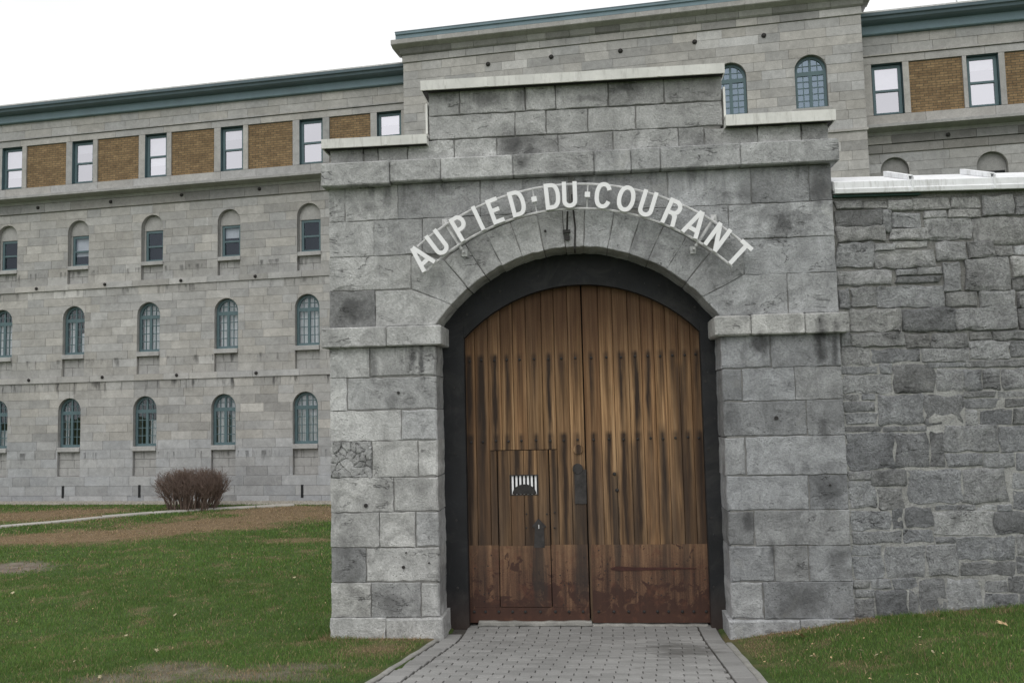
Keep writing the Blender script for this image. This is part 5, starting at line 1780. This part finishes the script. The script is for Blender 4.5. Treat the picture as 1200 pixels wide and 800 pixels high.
# dark bed mould then cornice stones
x = CX0 - 0.06
while x < CX1 + 0.05:
    xe = min(x + brng.uniform(0.55, 0.95), CX1 + 0.06)
    if CX1 + 0.06 - xe < 0.3: xe = CX1 + 0.06
    V, Fc = MB().strip([(CD - 0.05, 13.562), (CD - 0.10, 13.60), (CD - 0.16, 13.74), (CD + 0.3, 13.74), (CD + 0.3, 13.562)], x + 0.004, xe - 0.004).__dict__.values()
    u_, v_, dp = bproj((x + xe) / 2, CD, 13.65)
    BSTONES.append((V, Fc, (brng.gauss(0.8, 0.12), 0.7), (xe - x) * 0.18 / dp ** 2 if v_ > 0 else 0)); x = xe
x = CX0 - 0.27
while x < CX1 + 0.26:
    xe = min(x + brng.uniform(0.9, 1.5), CX1 + 0.27)
    if CX1 + 0.27 - xe < 0.4: xe = CX1 + 0.27
    V, Fc = MB().strip([(CD - 0.17, 13.742), (CD - 0.34, 13.80), (CD - 0.36, 13.82), (CD - 0.36, 13.95), (CD + 0.5, 13.99), (CD + 0.5, 13.742)], x + 0.003, xe - 0.003).__dict__.values()
    u_, v_, dp = bproj((x + xe) / 2, CD - 0.3, 13.85)
    BSTONES.append((V, Fc, (brng.gauss(0.98, 0.05), 0.75), (xe - x) * 0.18 / dp ** 2 if v_ > -5 else 0)); x = xe
mb = MB()
for sx, x0_, x1_ in ((0, CX0 - 0.27, CX0), (1, CX1, CX1 + 0.27)):
    mb.box(x0_ + 0.004, x1_ - 0.004, CD + 0.5, CD + 1.2, 13.80, 13.95)
bpart('cornice_return', mb.V, mb.F, 'facade_stone', tone=(0.9, 0.7))
mb = MB().strip([(CD - 0.30, 13.985), (CD - 0.30, 14.09), (CD - 0.34, 14.11), (CD - 0.34, 14.17), (CD + 1.5, 14.24), (CD + 1.5, 13.985)], CX0 - 0.13, CX1 + 0.13)
bpart('gutter', mb.V, mb.F, 'teal_paint')
mb = MB().strip([(CD - 0.345, 14.172), (CD - 0.345, 14.20), (CD + 1.5, 14.27), (CD + 1.5, 14.25)], CX0 - 0.14, CX1 + 0.14)
bpart('roof_edge', mb.V, mb.F, 'teal_dark')

# ---- windows: one of each kind, then copies that share its meshes
def ring(hw, zb, zsp, t_, y0, y1, n=12):
    """arched frame ring, local coordinates around (0,0)"""
    o = [(-hw, zb), (hw, zb)] + [(hw * math.cos(a), zsp + hw * math.sin(a)) for a in np.linspace(0, PI, n + 1)]
    i_ = [(-hw + t_, zb + t_), (hw - t_, zb + t_)] + [((hw - t_) * math.cos(a), zsp + (hw - t_) * math.sin(a)) for a in np.linspace(0, PI, n + 1)]
    m = len(o); V = []
    for y_ in (y0, y1):
        V += [(x, y_, z) for x, z in o] + [(x, y_, z) for x, z in i_]
    Fc = []
    for k in range(m):
        j = (k + 1) % m
        Fc += [(k, j, m + j, m + k), (m + k, m + j, 3 * m + j, 3 * m + k), (2 * m + j, 2 * m + k, 3 * m + k, 3 * m + j)]
    return V, Fc
def reveal_geo(hw, zb, zsp, y0, y1, n=12, arched=True):
    o = [(-hw, zb), (hw, zb)] + ([(hw * math.cos(a), zsp + hw * math.sin(a)) for a in np.linspace(0, PI, n + 1)] if arched else [(hw, zsp), (-hw, zsp)])
    o = dedupe(o); m = len(o)
    V = [(x, y0, z) for x, z in o] + [(x, y1, z) for x, z in o]
    return V, [(k, m + k, m + (k + 1) % m, (k + 1) % m) for k in range(m)]
def arch_face(hw, zb, zsp, y, n=14):
    P = [(-hw, zb), (hw, zb)] + [(hw * math.cos(a), zsp + hw * math.sin(a)) for a in np.linspace(0, PI, n + 1)]
    P = dedupe(P)
    return [(x, y, z) for x, z in P], [tuple(range(len(P)))]
def kid(parent, name, V, Fc, mat, tone=None, smooth=False):
    o = mesh(name, V, Fc, mat, None, tone=tone, smooth=smooth)
    o.parent = parent
    return o
def win_root(name, V, Fc, mat, s, d, z):
    o = mesh(name, V, Fc, mat, None, center=False)
    o.parent = bld
    o.location = (s - BO[0], d - BO[1], z - BO[2])
    return o
def copy_win(o, s, d, z, skip=()):
    c = o.copy(); COL.objects.link(c)
    c.location = (s - BO[0], d - BO[1], z - BO[2])
    for ch in list(o.children):
        if ch.name.split('.')[0] in skip: continue
        k = ch.copy(); COL.objects.link(k); k.parent = c
    return c
def curtain_geo(x0, x1, z0, z1, y, amp=0.02, n=26):
    V = []; Fc = []
    for i in range(n + 1):
        x = x0 + (x1 - x0) * i / n; yy = y + amp * math.sin(i * 1.7) + amp * 0.5 * math.sin(i * 0.6)
        V += [(x, yy, z0), (x, yy, z1)]
    for i in range(n): Fc.append((2 * i, 2 * i + 2, 2 * i + 3, 2 * i + 1))
    return V, Fc
def arched_window(hw, H_, niche, s, d, z, glass, curtain=True, cols=4, rows_low=3, thick=0.085):
    """origin: middle of the sill top"""
    zsp = H_ - hw; y0 = 0.13
    o = win_root('window', *ring(hw - 0.004, 0.0, zsp, thick, y0, y0 + 0.07), 'window_paint', s, d, z)
    ih = hw - thick
    mb = MB().box(-ih, ih, y0 + 0.003, y0 + 0.06, zsp - 0.125, zsp - 0.005)
    kid(o, 'transom', mb.V, mb.F, 'window_paint')
    mb = MB().box(-0.045, 0.045, y0 + 0.006, y0 + 0.058, thick, zsp - 0.10).box(-0.03, 0.03, y0 + 0.007, y0 + 0.058, zsp - 0.01, zsp + ih)
    kid(o, 'mullion', mb.V, mb.F, 'window_paint')
    mb = MB(); b = 0.0125
    if cols == 4:
        for sx in (-1, 1):
            xm = sx * (ih + 0.035) / 2
            mb.box(xm - b, xm + b, y0 + 0.02, y0 + 0.05, thick, zsp - 0.10)
            mb.box(xm - b, xm + b, y0 + 0.02, y0 + 0.05, zsp - 0.01, zsp + math.sqrt(max(ih ** 2 - xm ** 2, 0.01)))
    for k in range(1, rows_low + 1):
        zz_ = thick + (zsp - 0.10 - thick) * k / (rows_low + 1)
        mb.box(-ih, ih, y0 + 0.022, y0 + 0.048, zz_ - b, zz_ + b)
    zz_ = zsp + ih * 0.45
    xw = math.sqrt(ih ** 2 - (ih * 0.45) ** 2)
    mb.box(-xw, xw, y0 + 0.022, y0 + 0.048, zz_ - b, zz_ + b)
    kid(o, 'glazing_bars', mb.V, mb.F, 'window_paint')
    kid(o, 'pane', *arch_face(hw - 0.02, 0.02, zsp, y0 + 0.034), glass)
    kid(o, 'reveal', *reveal_geo(hw + 0.004, -niche, zsp, 0.012, 0.5), 'facade_stone', (0.85, 0.7))
    kid(o, 'room_back', *arch_face(hw + 0.05, -0.1, zsp, 0.62), 'dark_room')
    if curtain:
        kid(o, 'curtain', *curtain_geo(-ih - 0.03, ih + 0.03, 0.05, zsp + ih * 0.9, 0.28), 'cloth')
    if niche > 0.05:
        mb = MB().add(*bevel_box(-hw + 0.002, hw - 0.002, -0.05, 0.26, -0.15, -0.004, 0.008))
        kid(o, 'sill', mb.V, mb.F, 'facade_stone', (1.08, 0.6))
        # recessed apron below the sill, in courses
        mb = MB(); n_ = max(1, round((niche - 0.15) / 0.26)); hh = (niche - 0.15) / n_
        for k in range(n_):
            xj = (-hw * 0.2, hw * 0.35, -hw * 0.4)[k % 3]
            for xa, xb in ((-hw + 0.002, xj), (xj, hw - 0.002)):
                mb.add(*stone_geo(rect(xa, xb, -niche + k * hh, -niche + (k + 1) * hh), 0.085 + 0.003 * ((k + (xa == xj)) % 3), 0.2, 0.004, 0.005))
        kid(o, 'apron', mb.V, mb.F, 'facade_stone', (0.96, 0.6))
    else:
        mb = MB().add(*bevel_box(-hw - 0.08, hw + 0.08, -0.05, 0.26, -0.12, -0.004, 0.008))
        kid(o, 'sill', mb.V, mb.F, 'facade_stone', (0.95, 0.7))
    return o
def relabel_glass(o, mat):
    for ch in o.children:
        if ch.name.startswith('pane'):
            ch.data = ch.data.copy(); ch.data.materials[0] = M[mat]

w1 = None
def put_row(row, Hh, sill, dark):
    w0 = None
    for k, (s, hw, zb, zsp) in enumerate(row):
        if k == 0:
            o = w0 = arched_window(hw, Hh, sill - zb, s, FD, sill, 'clear_glass')
        else:
            o = copy_win(w0, s, FD, sill, ('curtain',))
            ih_ = hw - 0.085
            for (xa, xb, zt_) in dark.get(k, ()):
                kid(o, 'curtain', *curtain_geo(xa * ih_, xb * ih_, 0.05, (Hh - hw) * zt_, 0.28, 0.02, 14), 'cloth')
    return w0
put_row(row1, 3.43 - 1.80, 1.80, {1: ((-1, 0.15, 1.25), (0.45, 1, 1.2)), 2: ((0.1, 1, 0.7),), 3: ((-1, -0.6, 1.1), (0.7, 1, 1.1)), 4: ((-1, 1, 0.5),)})
put_row(row2, 6.52 - 4.89, 4.89, {1: ((-1, 1, 1.3),), 2: ((-1, 1, 1.3),), 3: ((-1, -0.2, 0.9), (0.3, 1, 0.6)), 4: ((-1, 1, 1.0),)})

def sash(hw, H_, y0, s, d, z, glass, head=True):
    V = []; t_ = 0.08
    mb = MB()
    mb.box(-hw, -hw + t_, y0, y0 + 0.07, 0, H_).box(hw - t_, hw, y0, y0 + 0.07, 0, H_).box(-hw + t_, hw - t_, y0 + 0.001, y0 + 0.069, 0, t_).box(-hw + t_, hw - t_, y0 + 0.001, y0 + 0.069, H_ - t_, H_)
    o = win_root('window', mb.V, mb.F, 'window_paint', s, d, z)
    mb = MB().box(-hw + t_, hw - t_, y0 + 0.005, y0 + 0.06, H_ * 0.5 - 0.035, H_ * 0.5 + 0.025)
    kid(o, 'meeting_rail', mb.V, mb.F, 'window_paint')
    for (za, zb, yy) in ((t_ * 0.7, H_ * 0.5, 0.045), (H_ * 0.5, H_ - t_ * 0.7, 0.025)):
        kid(o, 'pane', [(-hw + 0.03, y0 + yy, za), (hw - 0.03, y0 + yy, za), (hw - 0.03, y0 + yy, zb), (-hw + 0.03, y0 + yy, zb)], [(0, 1, 2, 3)], glass)
    mb = MB().box(-hw - 0.1, hw + 0.1, y0 + 0.45, y0 + 0.47, -0.1, H_ + 0.1)
    kid(o, 'room_back', mb.V, mb.F, 'dark_room')
    return o
w3 = None
for k, (s, hw, zb, zsp) in enumerate(row3):
    sill = 7.88; Hh = 8.93 - sill
    if k == 0:
        o = w3 = sash(hw - 0.06, Hh, 0.16, s + 0.02, FD, sill, 'dim_glass')
        kid(o, 'reveal', *reveal_geo(hw + 0.004, zb - sill, zsp - sill, 0.012, 0.3), 'facade_stone', (0.85, 0.7))
        # blind head of the niche and its margins, one dressed slab each
        P = [(-hw, Hh), (hw, Hh)] + [(hw * math.cos(a), zsp - sill + hw * math.sin(a)) for a in np.linspace(0, PI, 13)]
        kid(o, 'blind_head', *stone_geo(dedupe(P), 0.13, 0.3, 0.002, 0.006), 'facade_stone', (0.96, 0.7))
        for sg in (-1, 1):
            xa, xb = sorted((sg * (hw - 0.06), sg * (hw - 0.002)))
            kid(o, 'margin', *stone_geo(rect(xa, xb, 0, Hh), 0.132, 0.3, 0.0, 0.004), 'facade_stone', (1.0, 0.7))
        mb = MB().add(*bevel_box(-hw + 0.002, hw - 0.002, -0.04, 0.28, -0.13, -0.003, 0.008))
        kid(o, 'sill', mb.V, mb.F, 'facade_stone', (1.06, 0.6))
        mb = MB(); nch = sill - zb
        for q in range(2):
            for xa, xb in ((-hw + 0.002, (0.1, -0.12)[q]), ((0.1, -0.12)[q], hw - 0.002)):
                mb.add(*stone_geo(rect(xa, xb, -nch + q * (nch - .13) / 2, -nch + (q + 1) * (nch - .13) / 2), 0.085, 0.2, 0.004, 0.005))
        kid(o, 'apron', mb.V, mb.F, 'facade_stone', (0.96, 0.6))
    else:
        o = copy_win(w3, s + 0.02, FD, sill)
        if k in (1, 3):
            mb = MB().box(-hw + 0.1, hw - 0.1, 0.26, 0.27, (0.62 if k == 1 else 0.35) * Hh, Hh - 0.05)
            kid(o, 'reflection_blind', mb.V, mb.F, 'cloth')  # added white sheet, stands in for a bright reflection in the pane
for k, (s, hw, zb, zsp) in enumerate(rblind):           # blind arches of the right wing
    P = [(-hw, -1.5), (hw, -1.5)] + [(hw * math.cos(a), hw * math.sin(a)) for a in np.linspace(0, PI, 13)]
    o = win_root('blind_arch', *stone_geo(dedupe(P), 0.13, 0.3, 0.0, 0.005), 'facade_stone', s, FD, zsp)
    at = o.data.color_attributes.new('tone', 'FLOAT_COLOR', 'POINT')
    arr = np.ones((len(o.data.vertices), 4), np.float32); arr[:, 0] = 0.8; arr[:, 1] = 0.6
    at.data.foreach_set('color', arr.ravel())
    kid(o, 'reveal', *reveal_geo(hw + 0.004, -1.5, 0, 0.012, 0.3), 'facade_stone', (0.8, 0.7))
    mb = MB().box(-hw + 0.05, hw - 0.05, 0.11, 0.128, -0.55, -0.12)
    kid(o, 'window_head', mb.V, mb.F, 'dark_room')
wt = None
brn2 = random.Random(31)
for k, (a, b) in enumerate(topw + rw):
    s = (a + b) / 2
    if wt is None:
        wt = sash(0.385, WT1 - WT0 - 0.02, 0.11, s, FD, WT0 + 0.01, 'coated_glass')
        kid(wt, 'reveal', *reveal_geo(0.402, 0, WT1 - WT0, 0.004, 0.2, arched=False), 'window_paint')
    else:
        o = copy_win(wt, s, FD, WT0 + 0.01)
        hb = brn2.choice((0.25, 0.45, 0.55, 0.7, 0.9)) * (WT1 - WT0)
        mb = MB().box(-0.36, 0.36, 0.225, 0.235, WT1 - WT0 - hb, WT1 - WT0 - 0.03)
        kid(o, 'reflection_blind', mb.V, mb.F, 'cloth')  # added so panes turn white above and darker below, imitating reflections
wc = None
for k, (s, hw, zb, zsp) in enumerate(cwin):
    if k == 2: continue
    if wc is None:
        wc = arched_window(hw, 12.34 - 10.83, 0.0, s, CD, 10.83, 'blue_glass', False, 4, 4, 0.075)
    else:
        copy_win(wc, s, CD, 10.83)
arched_window(0.5, 12.40 - 10.6, 0.0, -0.36, CD, 10.6, 'blue_glass', False, 4, 4, 0.075)
wc['label'] = 'arched blue green window with small panes in the tall middle block'

# tie-rod ends, vents, roof posts
pin = None
def anchor(s, d, z, r=0.07):
    V = []; n_ = 8
    for (rr, yy) in ((r, 0), (r, -0.025), (r * 0.45, -0.06)):
        V += [(rr * math.cos(2 * PI * i / n_), yy, rr * math.sin(2 * PI * i / n_)) for i in range(n_)]
    Fc = [(l * n_ + i, l * n_ + (i + 1) % n_, l * n_ + n_ + (i + 1) % n_, l * n_ + n_ + i) for l in range(2) for i in range(n_)] + [tuple(range(2 * n_, 3 * n_))]
    return win_root('anchor_plate', V, Fc, 'dark_iron', s, d, z)
for q in ((44, 339.5), (124, 334.5), (213, 330), (300, 325), (35, 446.5), (121, 443), (208, 440.5), (301, 438)):
    s, z = B(*q); anchor(s, FD - 0.045, z + 0.03, 0.055)
for q in ((46, 244), (131, 237), (214, 229), (305, 222)):
    s, z = B(*q); anchor(s, FD - 0.05, z, 0.06)
for q in ((572, 75.5), (646, 67), (727, 60), (814, 49.5), (895, 42)):
    s, z = B(*q, CD); anchor(s, CD, z, 0.07)
s, z = B(1110, 159); anchor(s, FD - 0.07, z, 0.06)
for q in ((75, 576), (164.5, 575), (257, 576), (355, 575)):
    s, z = B(*q)
    mb = MB().box(s - 0.042, s + 0.042, FD - 0.062, FD - 0.02, z - 0.2, z + 0.2)
    bpart('vent_slot', mb.V, mb.F, 'dark_room')
for px in (1123, 1142, 1172):
    s, z = B(px, 10)
    mb = MB().tube((s, FD + 0.1, 13.5), (s, FD + 0.1, 14.9), 0.02)
    bpart('roof_post', mb.V, mb.F, 'rail_metal')

# stones of the walls: the 300 that show largest as single pieces, the rest joined
BSTONES.sort(key=lambda q: -q[3])
for V, Fc, tn, sz in BSTONES[:300]:
    bpart('stone', V, Fc, 'facade_stone', tone=tn)
VV = []; FF = []; TT = []
for V, Fc, tn, sz in BSTONES[300:]:
    b0 = len(VV)
    VV += [tuple(v) for v in V]; FF += [tuple(i + b0 for i in f) for f in Fc]; TT += [tn] * len(V)
me_o = bpart('stone_courses', VV, FF, 'facade_stone', tone=np.array(TT))
me_o['kind'] = 'stuff'
# unseen rear and roof
mb = MB().box(SL, CX0, FD + 0.6, FD + 12, -0.3, 13.45).box(CX1, RS1, FD + 0.6, FD + 12, -0.3, 13.45).box(CX0 + 0.1, CX1 - 0.1, CD + 0.7, FD + 12, -0.3, 14.0)
bpart('rear_mass', mb.V, mb.F, 'dark_room')
mb = MB().box(SL - 0.02, SL + 0.3, FD + 0.05, FD + 12, -0.3, 13.4)
bpart('end_wall', mb.V, mb.F, 'facade_stone', tone=(0.95, 0.7))

# ================================================================ BUSH
bx, by = onground(225, 597)
bush = empty('bush', (bx, by, 0))
tag(bush, 'leafless brown twiggy bush in front of the long stone building', 'bush')
g = random.Random(4)
stems = MB(); twigs = MB()
LIM = [1.0]
def grow(p, d, L, r, lvl):
    n_ = 3
    for i in range(n_):
        d2 = (d + Vector((g.gauss(0, .14), g.gauss(0, .14), g.gauss(0.02, .08)))).normalized()
        q = p + d2 * (L / n_)
        if (q.x / 1.04) ** 4 + (q.y / 0.8) ** 4 + (max(q.z - 0.3, 0) / 0.9) ** 4 > g.uniform(0.5, 1.2) * LIM[0]:
            return
        (stems if lvl == 0 else twigs).tube(p, q, r, r * 0.85, 3)
        r *= 0.85; p = q; d = d2
        if lvl < 3:
            for k in range(2):
                dd = (d2 + Vector((g.gauss(0, .55), g.gauss(0, .55), g.gauss(.1, .35)))).normalized()
                grow(p, dd, L * g.uniform(.42, .62), r * .62, lvl + 1)
for i in range(150):
    a = g.uniform(0, 2 * PI); rad = math.sqrt(g.random()) * 0.72
    p = Vector((math.cos(a) * rad, math.sin(a) * rad * 0.75, -0.02))
    out = Vector((math.cos(a) * (0.05 + rad * 0.55), math.sin(a) * (0.05 + rad * 0.45), 1.0)).normalized()
    LIM[0] = g.choice((0.6, 0.85, 1.0, 1.15, 1.4))
    grow(p, out, g.uniform(0.95, 1.35), 0.015, 0)
stems.build('stems', 'twig', bush, center=False)
tw = twigs.build('twigs', 'twig', bush, center=False)

# ================================================================ FALLEN LEAVES
lg = random.Random(9)
def leaf_obj(px, py, z, r, label, group=None, mat='leaf_dry'):
    x, y = onground(px, py, z)
    zz = float(ground_z(x, y)) + 0.035
    n_ = 10; V = [(0, 0, 0.012)]
    for i in range(n_):
        a = 2 * PI * i / n_; rr = r * (1.0 if i % 2 == 0 else 0.55) * lg.uniform(.85, 1.15)
        V.append((rr * math.cos(a), rr * math.sin(a), lg.uniform(0.0, r * 0.45)))
    o = mesh('fallen_leaf', V, [(0, i + 1, (i + 1) % n_ + 1) for i in range(n_)], mat, None, center=False)
    o.location = (x, y, zz); o.rotation_euler = (lg.uniform(0.2, 0.7), lg.uniform(-.3, .3), lg.uniform(0, 6))
    tag(o, label, 'leaf', group)
leaf_obj(938, 752, 0.12, 0.075, 'large tan dry leaf lying at the foot of the right pier')
leaf_obj(1174, 731, 0.42, 0.065, 'orange brown leaf on the grass near the rubble wall')
simple('leaf_pale', (0.46, 0.40, 0.26), 0.8, 0.2, 30)
for px, py, z, r in ((183, 760, 0.15, 0.045), (60, 650, 0, 0.05), (157, 678, 0, 0.05), (117, 800, .22, .035), (272, 655, 0, .05), (213, 668, 0, .05), (15, 697, 0, .05), (250, 663, 0, .045), (205, 719, .05, .05),
                     (1009, 768, 0.3, .035), (951, 775, .22, .03), (1078, 750, .38, .03), (1093, 770, .42, .03), (1028, 772, .35, .03), (345, 679, 0, .045), (280, 684, 0, .045), (148, 738, 0.1, 0.04), (88, 779, 0.16, 0.03)):
    leaf_obj(px, py, z, r * 0.72, 'small pale leaf scattered on the grass', 'pale leaves scattered on the lawn', 'leaf_pale')

mb = MB(); n_l = 0
while n_l < 260:
    x, y = (lg.uniform(-9, -2.2), lg.uniform(-3.2, 9)) if lg.random() < 0.7 else (lg.uniform(1.6, 5.5), lg.uniform(-3, -0.1))
    if x > float(pave_left(y)) - 0.15 and x < PAVE_R + 0.12: continue
    if y > -0.1 and x > -3.4: continue
    z = float(ground_z(x, y)) + lg.uniform(0.02, 0.04)
    a = lg.uniform(0, 6.3); r_ = lg.uniform(0.005, 0.013)
    V = [(x + r_ * math.cos(a + k_ * 1.57) * (1.4 if k_ % 2 else 0.8), y + r_ * math.sin(a + k_ * 1.57) * (1.4 if k_ % 2 else 0.8), z + lg.uniform(0, 0.015)) for k_ in range(4)]
    mb.add(V, [(0, 1, 2), (0, 2, 3)]); n_l += 1
lit = mb.build('leaf_litter', 'leaf_dry')
tag(lit, 'tiny dry leaf fragments strewn over the lawn', 'leaf litter', kind='stuff')
